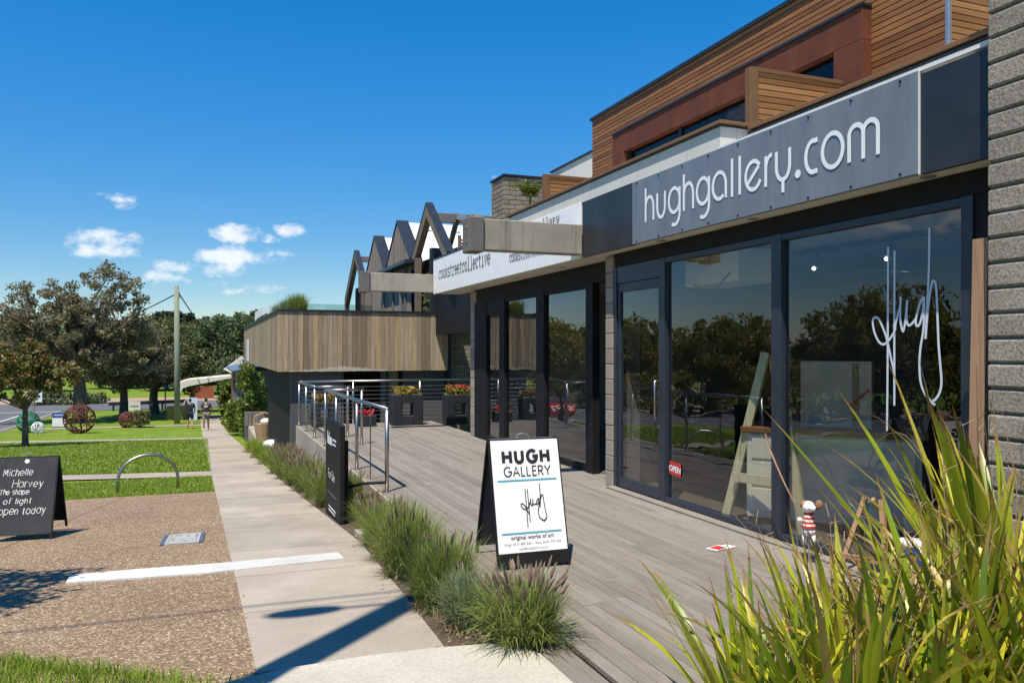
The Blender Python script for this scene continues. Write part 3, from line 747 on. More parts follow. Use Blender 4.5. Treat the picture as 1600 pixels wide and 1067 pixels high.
# fascia panels (street face x = XS), ends butt together
part('fascia_panel', M['darkpanel'], (XS, XS+.04, 3.45, 3.95, ZS, ZT-.03), c=.003)
part('fascia_panel', M['darkpanel'], (XS+.002, XS+.04, 2.0, 3.445, ZS, ZT-.03), c=.003)
part('fascia_panel', M['darkpanel'], (XS, XS+.04, 7.73, 8.58, ZS, ZT), c=.003)
part('fascia_panel', M['darkpanel'], (XS+.002, XS+.04, 8.584, 9.0, ZS, ZT), c=.003)
banner = part('sign_panel', M['banner'], (XS-.012, XS+.03, 3.955, 7.725, ZS+.005, ZT-.005), c=.003)
banner['label'] = 'faded slate blue banner sign with white rounded lettering'
# lettering: extents of each letter along the fascia measured in metres
def ypx(px, X=XS):
    u = (px-800)/1250; a = R(21.05); return X*(math.cos(a)-u*math.sin(a))/(math.sin(a)+u*math.cos(a))
ext = [('h',222,270),('u',280,328),('g',338,402),('h',413,470),('g',478,550),('a',558,635),('l',653,667),('l',692,705),('e',722,812),('r',822,870),('y',875,957),('.',980,1000),('c',1022,1098),('o',1105,1225),('m',1238,1402)]
XH = .262; W_ = .036
GB = dict(GL); 
GB['h'] = (1, [ln(0, 0, 0, 1.36), ln(0, .5)+arc(.5, .55, .5, .43, 180, 0, 14)+ln(1, 0)]); GB['u'] = (1, [ln(0, 1)+ln(0, .46)+arc(.5, .46, .5, .44, 180, 360, 14)+ln(1, 1)])
GB['g'] = (1, [arc(.5, .52, .5, .46, 0, 360, 30), ln(1, .98, 1, .04)+arc(.52, .0, .48, .42, 0, -120, 14)]); GB['a'] = (1, [arc(.5, .52, .5, .46, 8, 310, 28), ln(1, .04, 1, .6)])
GB['e'] = (1, [arc(.5, .5, .5, .46, 62, 335, 26), ln(.12, .26, .86, .76), arc(.5, .5, .5, .46, 36, 66, 5)]); GB['r'] = (1, [ln(0, 0, 0, .98), ln(0, .5)+arc(.9, .55, .9, .42, 180, 88, 10)])
GB['y'] = (1, [ln(0, 1, 0, .5)+arc(.5, .5, .5, .42, 180, 360, 16)+ln(1, 1), ln(.5, .08, .5, -.32)]); GB['c'] = (1, [ln(1, .96)+arc(.62, .5, .62, .46, 75, 285, 26)+ln(1, .04)])
GB['m'] = (1, [ln(0, 0, 0, .72)+arc(.25, .72, .25, .26, 180, 0, 14)+ln(.5, 0), ln(.5, .72)+arc(.75, .72, .25, .26, 180, 0, 14)+ln(1, 0)])
GB['l'] = (1, [ln(.5, 0, .5, 1.3)]); GB['o'] = (1, [arc(.5, .5, .5, .48, 90, 450, 32)])
ST = []
for ch, a, b in ext:
    y0 = ypx(940+a/3.2); y1 = ypx(940+b/3.2); u0, u1 = -y0+W_/2, -y1-W_/2
    if ch == '.':
        ST.append(arc((u0+u1)/2, .03, .016, .016, 0, 360, 14)); continue
    if u1 < u0+.01: u0 = u1 = (u0+u1)/2
    ST += glyph_fit(GB[ch][1], 1, u0, u1, 0, XH)
ribbons('lettering', ST, W_, (XS-.012, 0, 3.018), (0, -1, 0), (0, 0, 1), (-1, 0, 0), M['letter'], banner, .003)
e_ = MB()
for yy in np.arange(4.1, 7.7, .44):
    for zz in (ZS+.03, ZT-.035): e_.tube([(XS-.013, yy, zz), (XS-.02, yy, zz)], .009, 8)
e_.build('eyelets', M['black'], banner)
part('edge_strip', M['whiteplastic'], (XS-.014, XS+.03, 3.951, 3.9545, ZS, ZT))
# white collective sign
ws = part('sign_panel', M['sheet'], (XS-.004, XS+.04, 9.06, 15.92, ZS+.002, ZT), c=.003); ws['label'] = 'white sheet sign with black typewriter lettering'
TW = {k: (v[0], list(v[1])) for k, v in GL.items()}
TW['c'] = (1, [arc(.5, .5, .46, .48, 40, 320, 20), ln(.86, .62, .86, 1)]); TW['o'] = (1, [arc(.5, .5, .46, .48, 0, 360, 24)])
TW['k'] = (1, [ln(.18, 0, .18, 1.4), ln(.02, 1.4, .18, 1.4), ln(0, 0, .38, 0), ln(.8, .95, .2, .4), ln(.38, .55, .85, 0), ln(.68, 0, 1, 0), ln(.6, .95, .98, .95)])
TW['s'] = (1, [arc(.5, .73, .38, .25, 30, 270, 12)+arc(.5, .25, .4, .25, 90, -150, 12), ln(.86, .7, .86, 1), ln(.12, 0, .12, .3)])
TW['t'] = (1, [ln(.4, 1.32, .4, .2)+arc(.62, .22, .22, .22, 180, 320, 8), ln(.08, .95, .88, .95)]); TW['r'] = (1, [ln(.3, 0, .3, .95), ln(.05, .95, .3, .95), ln(.02, 0, .68, 0), ln(.3, .5)+arc(.68, .55, .38, .42, 180, 60, 10)])
TW['e'] = (1, [ln(.05, .52, .94, .52)+arc(.5, .5, .45, .48, 3, 320, 22)]); TW['l'] = (1, [ln(.5, 0, .5, 1.4), ln(.2, 1.4, .5, 1.4), ln(.1, 0, .9, 0)])
TW['i'] = (1, [ln(.5, 0, .5, .95), ln(.2, .95, .5, .95), ln(.1, 0, .9, 0), ln(.46, 1.28, .56, 1.28)]); TW['v'] = (1, [ln(.12, .95, .5, 0, .88, .95), ln(0, .95, .34, .95), ln(.66, .95, 1, .95)])
TW['g'] = (1, [arc(.45, .55, .38, .42, 0, 360, 22), ln(.98, .95, .83, .95, .83, -.1)+arc(.48, -.1, .35, .3, 0, -150, 10)]); TW['a'] = (1, [arc(.42, .28, .36, .28, 0, 360, 18), ln(.12, .9)+arc(.45, .65, .32, .3, 110, 0, 8)+ln(.78, 0, 1, 0)])
TW['y'] = (1, [ln(.12, .95, .5, .05), ln(.88, .95, .5, .05, .3, -.35, .08, -.35), ln(0, .95, .34, .95), ln(.66, .95, 1, .95)])
def tw(txt, y0, y1, z, h):
    st = []; n = len(txt); pw = (y0-y1)/n
    for i, ch in enumerate(txt): st += glyph_fit(TW[ch][1], 1, -(y0-pw*(i+.08)), -(y0-pw*(i+.92)), z, h)
    return st
ribbons('lettering', tw('cookstreetcollective', ypx(686), ypx(767), 3.085, .165), .021, (XS-.004, 0, 0), (0, -1, 0), (0, 0, 1), (-1, 0, 0), M['ink'], ws, .003)
ribbons('lettering', tw('cookstreetcollective', ypx(796.5), ypx(877), 3.01, .115)+tw('gallery', ypx(838), ypx(875.5), 3.33, .105), .016, (XS-.004, 0, 0), (0, -1, 0), (0, 0, 1), (-1, 0, 0), M['ink'], ws, .003)
# soffits, headers and roof slab
part('soffit', M['soffit'], (XS+.042, XF+.06, 3.40, 9.0, ZS+.012, ZS+.05))
part('soffit', M['soffit'], (XS+.042, 4.98, 9.002, 15.92, ZS+.010, ZS+.05))
for x_, yy in [(4.54, ypx(px, 4.53)) for px in (1032, 1175, 1448)]+[(4.68, q) for q in (10.2, 12.0, 14.2)]:
    MB().tube([(x_, yy, ZS+.0095), (x_, yy, ZS+.003)], .05, 16).build('downlight', M['galv'], gal)
part('roof_slab', M['white'], (XS+.045, 10.0, 2.0, 15.9, ZS+.06, ZT-.04))
part('header', M['black'], (XF-.035, XF+.10, 3.40, 8.597, 2.66, ZS+.008))
part('header', M['black'], (4.88, 5.0, 8.80, 14.7, 2.56, ZS+.008))
# parapets with timber caps
part('parapet', M['white'], (XS+.02, XS+.20, 6.16, 11.6, ZT+.002, 3.71), (XS+.201, 4.9, 6.16, 6.34, ZT+.002, 3.708), c=.004)
part('parapet', M['white'], (4.72, 4.92, 2.0, 6.155, ZT+.002, 3.66), c=.004)
part('parapet', M['white'], (XS+.201, 6.0, 11.42, 11.6, ZT+.002, 3.705))
part('cap', M['darkmetal'], (XS+.0, XS+.22, 6.14, 11.62, 3.712, 3.722), (4.70, 4.94, 2.0, 6.137, 3.662, 3.672))
part('cap', M['cap_wood'], (XS-.015, XS+.235, 6.12, 11.64, 3.724, 3.757), (XS+.237, 4.95, 6.12, 6.36, 3.724, 3.755), c=.004)
part('cap', M['cap_wood'], (4.685, 4.95, 2.0, 6.117, 3.690, 3.722), c=.004)
part('flashing', M['whiteplastic'], (XS-.006, XS+.06, 2.0, 6.157, ZT-.012, ZT+.012))
part('cap', M['darkmetal'], (XS-.01, XS+.2, 11.65, 15.95, ZT+.002, ZT+.03), c=.003)
part('roof_edge', M['cap_wood'], (XS+.22, XS+.5, 11.7, 15.0, ZT+.0, ZT+.16))
# glazing: hugh shopfront
def frame_v(y, w=.075, x0=XF-.05, x1=XF+.06, z0=.0, z1=2.658, mat='navy', parent=None):
    return part('mullion', M[mat], (x0, x1, y-w/2, y+w/2, z0, z1), parent=parent, c=.003)
for px, wd in ((1219.5, .125), (1040.5, .10), (1519, .09)):
    frame_v(ypx(px, XF), wd)
part('jamb', M['black'], (XF-.035, XF+.1, 3.40, ypx(1519, XF)-.047, 0, 2.658))
part('jamb', M['navy'], (XF-.05, XF+.06, ypx(966, XF)-.04, ypx(966, XF)+.04, 0, 2.658), c=.003)
part('jamb', M['black'], (XF-.03, XF+.1, ypx(966, XF)+.042, 8.598, 0, 2.658))
yA, yB, yC, yD = ypx(1519, XF)+.046, ypx(1219.5, XF)-.064, ypx(1219.5, XF)+.064, ypx(1040.5, XF)-.051
def window(y0, y1, z0, z1, x=XF, mat='glass', fm='navy', parent=None):
    wn = part('window', M[fm], (x-.045, x+.05, y0, y1, 0.0, z0), parent=parent, c=.003)
    part('frame_head', M[fm], (x-.045, x+.05, y0, y1, z1, 2.655), parent=wn, c=.003)
    part('pane', M[mat], (x-.004, x+.004, y0-.01, y1+.01, z0-.01, z1+.01), parent=wn)
    return wn
wn_r = window(yA, yB, .075, 2.60); wn_l = window(yC, yD, .075, 2.60)
# door
d0, d1 = ypx(1040.5, XF)+.052, ypx(966, XF)-.042
dr = part('door', M['navy'], (XF-.03, XF+.025, d0, d0+.055, .02, 2.45), (XF-.03, XF+.025, d1-.055, d1, .02, 2.45), (XF-.03, XF+.025, d0+.055, d1-.055, .02, .14), (XF-.03, XF+.025, d0+.055, d1-.055, 2.35, 2.45), c=.003)
part('pane', M['glass'], (XF-.006, XF+.002, d0+.05, d1-.05, .13, 2.36), parent=dr)
part('transom', M['navy'], (XF-.04, XF+.05, d0, d1, 2.455, 2.655), c=.003)
hd = MB(); yh = d0+.03; hd.tube([(XF-.03, yh, .92), (XF-.09, yh, .92), (XF-.09, yh, 1.32), (XF-.03, yh, 1.32)], .012, 8); hd.build('handle', M['steel'], dr, smooth=True)
MB().tube([(XF-.03, yh, .82), (XF-.042, yh, .82)], .02, 12).build('lock', M['steel'], dr)
part('sill', M['deck'], (XF-.16, XF-.052, 3.4, 8.6, .001, .022), c=.003)
# signature on the near pane
sc = 3.05; ST = []
for s in SIG:
    st = []
    for X_, Y_ in smooth(s):
        px, py = 1340+X_/sc, 340+Y_/sc; yy = ypx(px, XF); s_ = yy*math.cos(R(21.05))+XF*math.sin(R(21.05)); st.append((-yy, 1.65+(548-py)/1250*s_))
    ST.append(st)
sg = ribbons('signature', ST, .018, (XF-.0045, 0, 0), (0, -1, 0), (0, 0, 1), (-1, 0, 0), M['decal'], wn_r, .001)
# open sign hangs in the window
os_ = MB().box(-.105, .105, -.004, .004, -.068, .068, c=.002).build('open_sign', M['red'], None, loc=(XF-.012, ypx(1056.5, XF), .395), rot=(R(0), R(4), R(-90)))
tag(os_, 'small red OPEN sign hanging at the bottom corner of the window', 'sign')
btext('lettering', 'OPEN', .088, M['letter'], os_, plane_m((0, -.004, -.031), (1, 0, 0), (0, 0, 1), (0, -1, 0), .001), 'CENTER', .0028)
# collective shopfront at x = 4.9
XC = 4.90
def yc(px): return ypx(px, XC)
for a, b, z1 in ((745, 753, 2.56), (758, 763, 2.56), (784, 792, 2.56), (842, 854, 2.56), (920, 931, 2.56)):
    part('mullion', M['black'], (XC-.05, XC+.06, yc(b), yc(a), 0, z1), c=.003)
for a, b, zt in ((763.3, 783.7, 2.3), (792.3, 841.7, 2.5), (854.3, 919.7, 2.5)):
    y0, y1 = yc(b), yc(a)
    wn = part('window', M['black'], (XC-.04, XC+.05, y0, y1, 0, .09), c=.003)
    part('frame_head', M['black'], (XC-.04, XC+.05, y0, y1, zt, 2.56), c=.003, parent=wn)
    part('pane', M['glass'], (XC-.004, XC+.004, y0-.008, y1+.008, .08, zt+.01), parent=wn)
MB().tube([(XC-.05, yc(781), .9), (XC-.1, yc(781), .9), (XC-.1, yc(781), 1.35), (XC-.05, yc(781), 1.35)], .012, 8).build('handle', M['black'], gal)
part('jamb', M['black'], (XC-.05, XC+.06, yc(758.3)+.0, yc(753.2), 0, 2.56))
# block pier between the shops
bricks(gal, (4.615, 8.60, 0), (0, 1, 0), (-1, 0, 0), .19, 2.79, .39, .186, .12, .008, M['pierblock'], 'block', 0, seed=2)
part('mortar_core', M['mortar'], (4.63, 5.0, 8.608, 8.782, 0, 2.80))
bricks(gal, (4.86, 14.57, 0), (0, 1, 0), (-1, 0, 0), .33, 2.79, .34, .186, .12, .008, M['pierblock'], 'block', 0, seed=4)
part('mortar_core', M['mortar'], (4.875, 5.1, 14.585, 14.9, 0, 2.79))
# split faced block pier at the near end
XP = 4.22; BH = .1435
bricks(gal, (XP, .6, 0), (0, 1, 0), (-1, 0, 0), 3.36*XP/4.25-.6+.0, 6.9, 1.37, BH, .14, .012, M['block'], 'block', .5, seed=6, c=.012)
part('mortar_core', M['mortar'], (XP+.02, 4.8, .6, 3.36*XP/4.25-.02, 0, 6.9))
# projecting concrete beams with timber end blocks
for by, x0 in ((8.99, 3.10), (15.98, 3.10)):
    bb = part('beam', M['beam'], (x0, XS-.001 if by < 10 else 4.6, by, by+.2, 2.85, 3.22), c=.008)
    part('end_block', M['old_beam'], (x0-.19, x0-.003, by-.03, by+.24, 2.82, 3.235), parent=bb, c=.01)
    MB().tube([(x0-.191, by+.06, 2.95), (x0-.2, by+.06, 2.95)], .014, 8).tube([(x0-.191, by+.06, 3.12), (x0-.2, by+.06, 3.12)], .014, 8).build('bolt', M['galv'], bb)
# upper storey: hardwood slats on a dark core
XU = 6.0; YU0, YU1 = 5.12, 11.9; ZU = 5.47
part('upper_wall', M['black'], (XU+.02, 9.5, YU0+.02, YU1-.01, ZT, ZU-.02))
SH = .058; zz = 3.55; i = 0
sm = MB().box(0, .022, 0, 1, 0, SH-.009, c=.003).mesh('slat', M['slat'])
rr = random.Random(9)
def slat(y0, y1, z): link('slat', sm, gal, (XU, y0, z), None, (1, y1-y0-.003, 1))
while zz < ZU-.03:
    cuts = [YU0, YU0+rr.uniform(1.2, 3.0), YU0+rr.uniform(3.6, 5.2), YU1]
    for a, b in zip(cuts, cuts[1:]): slat(a, b, zz)
    zz += SH
sm2 = MB().box(0, 1, 0, .022, 0, SH-.009, c=.003).mesh('slat', M['slatx'])
zz = 3.55
while zz < ZU-.03:
    link('slat', sm2, gal, (XU+.03, YU0-.005, zz), None, (2.6, 1, 1)); zz += SH
part('cap', M['darkmetal'], (XU-.03, 9.6, YU0-.05, YU1+.03, ZU-.02, ZU+.03), c=.004)
part('corner_post', M['galv'], (XU-.012, XU+.028, YU0-.035, YU0+.002, 3.5, ZU-.025), c=.003)
part('upper_storey_box', M['slat'], (8.0, 9.6, 3.0, 7.5, ZU+.04, 6.6))
# rusted steel window surround
XK = 5.88; yk0, yk1 = ypx(1347, XK), ypx(957, XK); yw0, yw1 = ypx(1302, XK), ypx(975, XK)
edges = [yk0, yw0, ypx(1190, XK), ypx(1049, XK), ypx(1000, XK), yk1]
for a, b in zip(edges, edges[1:]):
    part('steel_panel', M['corten'], (XK, XU-.002, a+.002, b-.002, 4.64, 4.955), c=.002)
part('steel_panel', M['corten'], (XK, XU-.002, yk0+.002, yw0-.002, 3.6, 4.636), c=.002)
part('steel_panel', M['corten'], (XK, XU-.002, yw1+.002, yk1-.002, 3.6, 4.636), c=.002)
part('cap', M['darkmetal'], (XK-.02, XU-.004, yk0-.01, yk1+.01, 4.957, 4.985), c=.003)
uw = part('window', M['darkmetal'], (XU-.05, XU-.006, yw0, yw0+.05, 3.7, 4.638))
for y in ((yw0*2+yw1)/3, (yw0+yw1*2)/3, yw1-.05): part('frame', M['darkmetal'], (XU-.05, XU-.006, y, y+.05, 3.7, 4.638), parent=uw)
part('pane', M['glass_up'], (XU-.02, XU-.012, yw0, yw1, 3.7, 4.636), parent=uw)
# balcony privacy screens, standing out from the wall
for px, Xa, Xb in ((1176, 4.80, 5.86), (853.5, 4.80, 5.98)):
    ys = ypx(px, Xa); scn = part('screen_post', M['cap_wood'], (Xa-.05, Xa+.045, ys-.03, ys+.05, 3.70, 4.30), c=.004)
    part('screen_rail', M['cap_wood'], (Xa+.046, Xb, ys-.03, ys+.05, 4.262, 4.298), c=.003, parent=scn)
    zz = 3.76
    while zz < 4.24:
        link('slat', sm2, scn, (Xa+.046, ys-.015, zz), None, (Xb-Xa-.046, 1, 1)); zz += SH
    part('screen_backing', M['cap_wood'], (Xa+.05, Xb, ys+.012, ys+.03, 3.72, 4.255), parent=scn)
# white gable end and brick chimney behind
part('rear_wall', M['white'], (6.2, 9.0, 11.95, 14.0, 3.5, 5.04)); part('cap', M['darkmetal'], (6.17, 9.0, 11.94, 14.03, 5.042, 5.075))
part('flue', M['darkmetal'], (6.25, 6.5, 14.1, 14.3, 4.3, 5.0))
ch = part('chimney', M['mortar'], (5.06, 5.84, 13.53, 14.2, 3.2, 4.80))
bricks(ch, (5.04, 13.51, 3.2), (1, 0, 0), (0, -1, 0), .84, 1.60, .235, .084, .06, .009, M['brick'], 'brick', .5, seed=8)
bricks(ch, (5.04, 13.52, 3.2), (0, 1, 0), (-1, 0, 0), .66, 1.60, .235, .084, .06, .009, M['brick'], 'brick', .5, seed=9)
part('cap', M['darkmetal'], (5.02, 5.9, 13.48, 14.22, 4.802, 4.835), parent=ch)
# shop interiors
part('room_floor', M['shopfloor'], (XF+.11, 10, 3.3, 8.7, -.05, .012), (5.0, 10, 9.1, 14.9, -.05, .012))
part('room_wall', M['roomdark'], (9.4, 9.5, 3.3, 8.66, .014, 2.78), (XF+.12, 9.38, 3.2, 3.3, .014, 2.78), (5.02, 9.4, 8.66, 8.76, .014, 2.78))
part('room_wall', M['room'], (9.2, 9.3, 9.1, 14.9, .014, 2.78), (5.12, 9.18, 14.78, 14.9, .014, 2.78), (5.02, 9.18, 8.78, 8.86, .014, 2.78))
part('room_ceiling', M['room'], (XF+.11, 9.5, 3.3, 8.66, 2.785, ZS+.055), (5.01, 9.3, 9.1, 14.9, 2.785, ZS+.055))
part('room_partition', M['roomdark'], (6.8, 6.88, 6.0, 8.64, .014, 2.4))
# ================================================================== lower neighbouring building with saw-tooth gables
low = empty('gabled_building', (4, 27, -1.5), 'timber clad building with row of pointed gables and boxed terrace', 'building')
def lp(name, mat, *boxes, parent=None, c=0):
    m = MB()
    for b in boxes: m.box(*b, c=c)
    return m.build(name, mat, parent or low)
PX = 1.60; PF = 19.2; PB = 36.2; PZ0, PZ1 = 1.165, 2.57
ter = lp('terrace_wall', M['black'], (PX+.03, 5.66, PF+.03, PB-.02, PZ0+.01, PZ1-.04))
vb = MB().box(0, 1, 0, .022, 0, 1, c=.0).mesh('board', M['clad'])
def vboard(w_, th, h, key):
    return MB().box(0, w_, 0, th, 0, h, c=.004).mesh('board', M['clad'])
bfront = vboard(.1095, .025, PZ1-PZ0, 0); rr = random.Random(31)
x = PX
while x < 5.66:
    link('board', bfront, ter, (x, PF+rr.uniform(-.002, .002), PZ0+rr.uniform(-.006, 0))); x += .1135
bside = MB().box(0, .025, 0, .1095, 0, PZ1-PZ0, c=.004).mesh('board', M['clad'])
y = PF+.027
while y < PB:
    link('board', bside, ter, (PX+rr.uniform(-.002, .002), y, PZ0)); y += .1135
lp('cap', M['darkmetal'], (PX-.03, 5.75, PF-.03, PF+.3, PZ1+.002, PZ1+.045), (PX-.03, PX+.3, PF+.302, PB, PZ1+.002, PZ1+.044), parent=ter)
sw = lp('small_window', M['whiteplastic'], (PX-.012, PX+.01, 32.2, 33.9, 1.25, 2.1), parent=ter)
lp('terrace_floor', M['path'], (PX+.3, 6, PF+.3, PB, 2.0, 2.05))
lp('corner_strip', M['darkmetal'], (5.68, 5.75, PF-.01, PF+.3, -1.4, PZ1))
# ground floor walls under the terrace
lp('wall', M['black'], (1.92, 2.1, 19.63, 26.59, -1.9, PZ0)); lp('wall', M['black'], (1.92, 6.6, 26.6, 26.8, -2.0, PZ0))
lp('wall', M['greywall'], (1.9, 3.08, 19.45, 19.62, -1.4, PZ0)); lp('wall', M['greywall'], (4.60, 5.66, 19.45, 19.62, -1.4, PZ0-.0))
lp('post', M['greywall'], (4.05, 4.18, 19.47, 19.6, -1.4, PZ0), (3.09, 3.14, 19.47, 19.55, -1.4, PZ0))
M['greenish'] = simple('pale_green_render', (.30,.36,.28), .7)
lp('column', M['greenish'], (4.35, 4.58, 19.9, 20.1, -1.4, PZ0))
lp('door_recess', M['black'], (3.0, 5.7, 21.6, 21.8, -1.4, PZ0))
lp('lower_floor', M['path'], (1.95, 6.6, 18.3, 26.6, -1.42, -1.38))
# brick party wall facing the street corner
pw = lp('party_wall', M['mortar'], (5.73, 7.6, 19.48, 19.7, -1.4, 2.62))
bricks(pw, (5.72, 19.46, -1.4), (1, 0, 0), (0, -1, 0), 1.9, 4.0, .47, .093, .06, .009, M['brick'], 'brick', .5, seed=12)
lp('upper_panel', M['darkmetal'], (5.25, 6.8, 19.2, 19.4, 2.58, 4.2), (5.5, 7.2, 18.6, 18.72, 2.50, 3.3))
# gables along the street: solid boarded ones and open timber frames
XG = 5.05; PK = 5.27; HW = 1.58; EV = 4.05
def gable(yc_, solid):
    g = empty('gable', (XG+.2, yc_, EV)); g.parent = low; g.location = Vector((XG+.2, yc_, EV))-wloc(low)
    sl = math.hypot(HW, PK-EV)
    def slope_bar(m, x0, x1, s, th, off=0.0, ext=0.0):
        a = (yc_, PK+off); b = (yc_+s*(HW+ext), EV+off-ext*(PK-EV)/HW)
        nx, nz = -(b[1]-a[1])/sl*s, s*(b[0]-a[0])/sl
        nx, nz = (b[1]-a[1]), -(b[0]-a[0]); q = math.hypot(nx, nz); nx, nz = nx/q*th, nz/q*th
        if nz > 0: nx, nz = -nx, -nz
        top = [(a[0], a[1]), (b[0], b[1])]; m.prism([top[0], top[1], (b[0]+nx, b[1]+nz), (a[0], a[1]-th*1.25)], 'x', x0, x1)
    if solid:
        tri = MB()
        nb = 24
        bw = 2*HW/nb
        for i in range(nb):
            y0 = yc_-HW+i*bw; ya, yb = y0+.004, y0+bw-.004
            h = lambda yy: PK-.1-(PK-EV)*abs(yy-yc_)/HW
            mb = MB().prism([(ya, 2.1), (yb, 2.1), (yb, max(2.2, h(yb))), (ya, max(2.2, h(ya)))], 'x', XG-.01, XG+.015)
            mb.build('board', M['clad_gable'], g)
        MB().prism([(yc_-HW, 2.05), (yc_+HW, 2.05), (yc_+HW, EV-.12), (yc_, PK-.13), (yc_-HW, EV-.12)], 'x', XG+.02, XG+.3).build('backing', M['black'], g)
        m = MB(); slope_bar(m, XG-.03, XG+.30, 1, .06, .035); slope_bar(m, XG-.029, XG+.301, -1, .06, .035); m.build('barge', M['darkmetal'], g)
    else:
        m = MB(); slope_bar(m, XG, XG+.16, 1, .24, -.055, .55); slope_bar(m, XG+.002, XG+.158, -1, .24, -.055, .25)
        m.build('rafter_frame', M['frame_wood'], g)
        m = MB(); slope_bar(m, XG-.01, XG+.17, 1, .05, 0, .55); slope_bar(m, XG-.008, XG+.168, -1, .05, 0, .25); m.build('flashing', M['darkmetal'], g)
        yl = yc_+(HW+.52)
        MB().box(XG+.005, XG+.155, yl-.1, yl+.1, 2.1, EV-.42).build('post', M['frame_wood'], g)
    return g
for yc_, solid in ((18.95, False), (22.05, True), (25.25, True), (28.9, False)):
    gable(yc_, solid)
gable(16.1, True).location.x += 1.35
for yc_ in (16.1, 18.95, 22.05, 25.25):
    x0 = XG+.305 if yc_ > 19 else XG+1.75
    m = MB()
    for s in (1, -1):
        ya, yb = yc_+s*.0, yc_+s*HW
        m.add([(x0, ya, PK-.02), (11, ya, PK-.02), (11, yb, EV-.02), (x0, yb, EV-.02), (x0, ya, PK-.08), (11, ya, PK-.08), (11, yb, EV-.08), (x0, yb, EV-.08)],
              [(0,1,2,3), (7,6,5,4), (0,3,7,4), (0,4,5,1), (3,2,6,7), (1,5,6,2)])
    rf = m.build('roof', M['roofwhite'], low)
    rm = MB()
    for k in range(12): rm.box(x0+.3+k*.42, x0+.58+k*.42, yc_-.36, yc_-.33, PK-.29, PK-.25)
    rm.build('ridge_vents', M['galv'], rf)
lp('ridge_beam', M['old_beam'], (XG+.16, XG+1.9, 18.88, 19.02, 4.80, 5.02), c=.006); lp('ridge_beam', M['old_beam'], (XG+.16, XG+1.2, 28.85, 28.97, 4.85, 5.05), c=.006)
MB().bar((XG+.75, 18.7, 4.98), (XG+.75, 19.9, 3.9), .1, .12).bar((XG+1.15, 18.7, 4.98), (XG+1.15, 17.6, 3.9), .1, .12).build('brace', M['frame_wood'], low)
lp('bracket_plate', M['galv'], (XG+.68, XG+.95, 18.645, 18.655, 4.84, 4.98), (XG+1.05, XG+1.3, 18.645, 18.655, 4.84, 4.98))
# slatted shade on the roof
for k in range(8):
    lp('shade_slat', M['pine'], (5.3, 6.2, 16.9+k*.005, 16.93+k*.005, 3.55+k*.075, 3.60+k*.075))
lp('shade_post', M['frame_wood'], (5.24, 5.30, 16.88, 16.96, 3.5, 4.2), (6.2, 6.26, 16.88, 16.96, 3.5, 4.2))
# skillion entry roof and upper walls behind the terrace
MB().add([(4.75, 19.9, 3.97), (5.2, 19.9, 4.0), (5.2, 23.9, 4.0), (4.75, 23.9, 3.97), (4.75, 19.9, 3.88), (5.2, 19.9, 3.9), (5.2, 23.9, 3.9), (4.75, 23.9, 3.88)],
         [(0,1,2,3), (7,6,5,4), (0,4,5,1), (1,5,6,2), (2,6,7,3), (3,7,4,0)]).build('entry_roof', M['darkmetal'], low)
lp('upper_wall', M['black'], (5.36, 5.5, 16.0, 30.5, 2.05, 4.0))
for i, yy in enumerate((19.75, 20.9, 22.4, 23.7, 25.6, 27.2)):
    lp('upper_post', M['frame_wood'], (5.0, 5.14, yy, yy+.16, 2.05, 4.0))
lp('upper_post', M['galv'], (4.96, 5.02, 21.35, 21.43, 2.05, 3.6))
lp('upper_door', M['roofblue'], (5.3, 5.352, 21.2, 22.0, 2.06, 3.7))
bal = lp('balustrade', M['galv'], *[(2.0, 2.03, y, y+.03, 2.06, 2.95) for y in (24, 27, 30, 33)])
lp('pane', M['glass_bal'], (2.05, 4.7, 23.9, 23.912, 2.45, 3.02), (2.05, 2.062, 24.0, 35, 2.3, 2.98), parent=bal)
lp('far_roof', M['roofwhite'], (2.6, 4.0, 40, 46, 3.3, 3.75))
# ------------------------------------------------------------------ railings
def railing(name, label, pts, posts, wires=True, grp='steel railings of the deck'):
    root = empty(name, (pts[0][0], pts[0][1], 0), label, 'railing', grp)
    H = .965
    P = [Vector((p[0], p[1], H)) for p in pts]
    m = MB()
    for a, b in zip(P, P[1:]): m.tube([a, b], .0255, 14)
    for p in P: m.sphere(p, .0258, 12, 8)
    m.build('top_rail', M['steel'], root, smooth=True)
    for x, y in posts:
        o = MB().tube([(x, y, .008), (x, y, H)], .024, 12).build('post', M['steel'], root, smooth=True)
        MB().tube([(x, y, .0), (x, y, .01)], .05, 14).build('base_plate', M['steel'], o)
    for k in range(9):
        z = .1+k*.092; wm = MB()
        for a, b in zip(P, P[1:]): wm.tube([(a.x, a.y, z), (b.x, b.y, z)], .0032, 5)
        if wires: wm.build('wire', M['steel'], root)
    return root
railing('deck_railing', 'near steel handrail with blue sheen ending at the open deck corner', [(2.0, 9.28), (1.97, 14.15), (2.62, 14.15)],
        [(2.0, 9.28), (1.99, 11.2), (1.98, 13.0), (1.97, 14.15), (2.6, 14.15)], False)
rl = bpy.data.objects['deck_railing']
for yy in (10.25, 12.1):
    MB().tube([(1.995, yy, .0), (1.995, yy, .95)], .008, 8).build('baluster', M['steel'], rl)
MB().tube([(2.0, 9.28, .11), (1.72, 9.36, .1), (1.6, 9.8, -.02), (1.62, 10.2, -.25)], .018, 8).build('dark_hose', M['black'], rl)
railing('deck_railing', 'short steel railing with wires beyond the step opening', [(2.6, 15.5), (1.96, 15.5), (1.96, 18.2)], [(2.58, 15.5), (1.96, 15.52), (1.96, 16.9), (1.96, 18.18)])
railing('deck_railing', 'long steel wire railing across the far end of the deck', [(2.01, 18.2), (6.1, 18.2)], [(3.15, 18.2), (4.7, 18.2), (5.95, 18.2)])
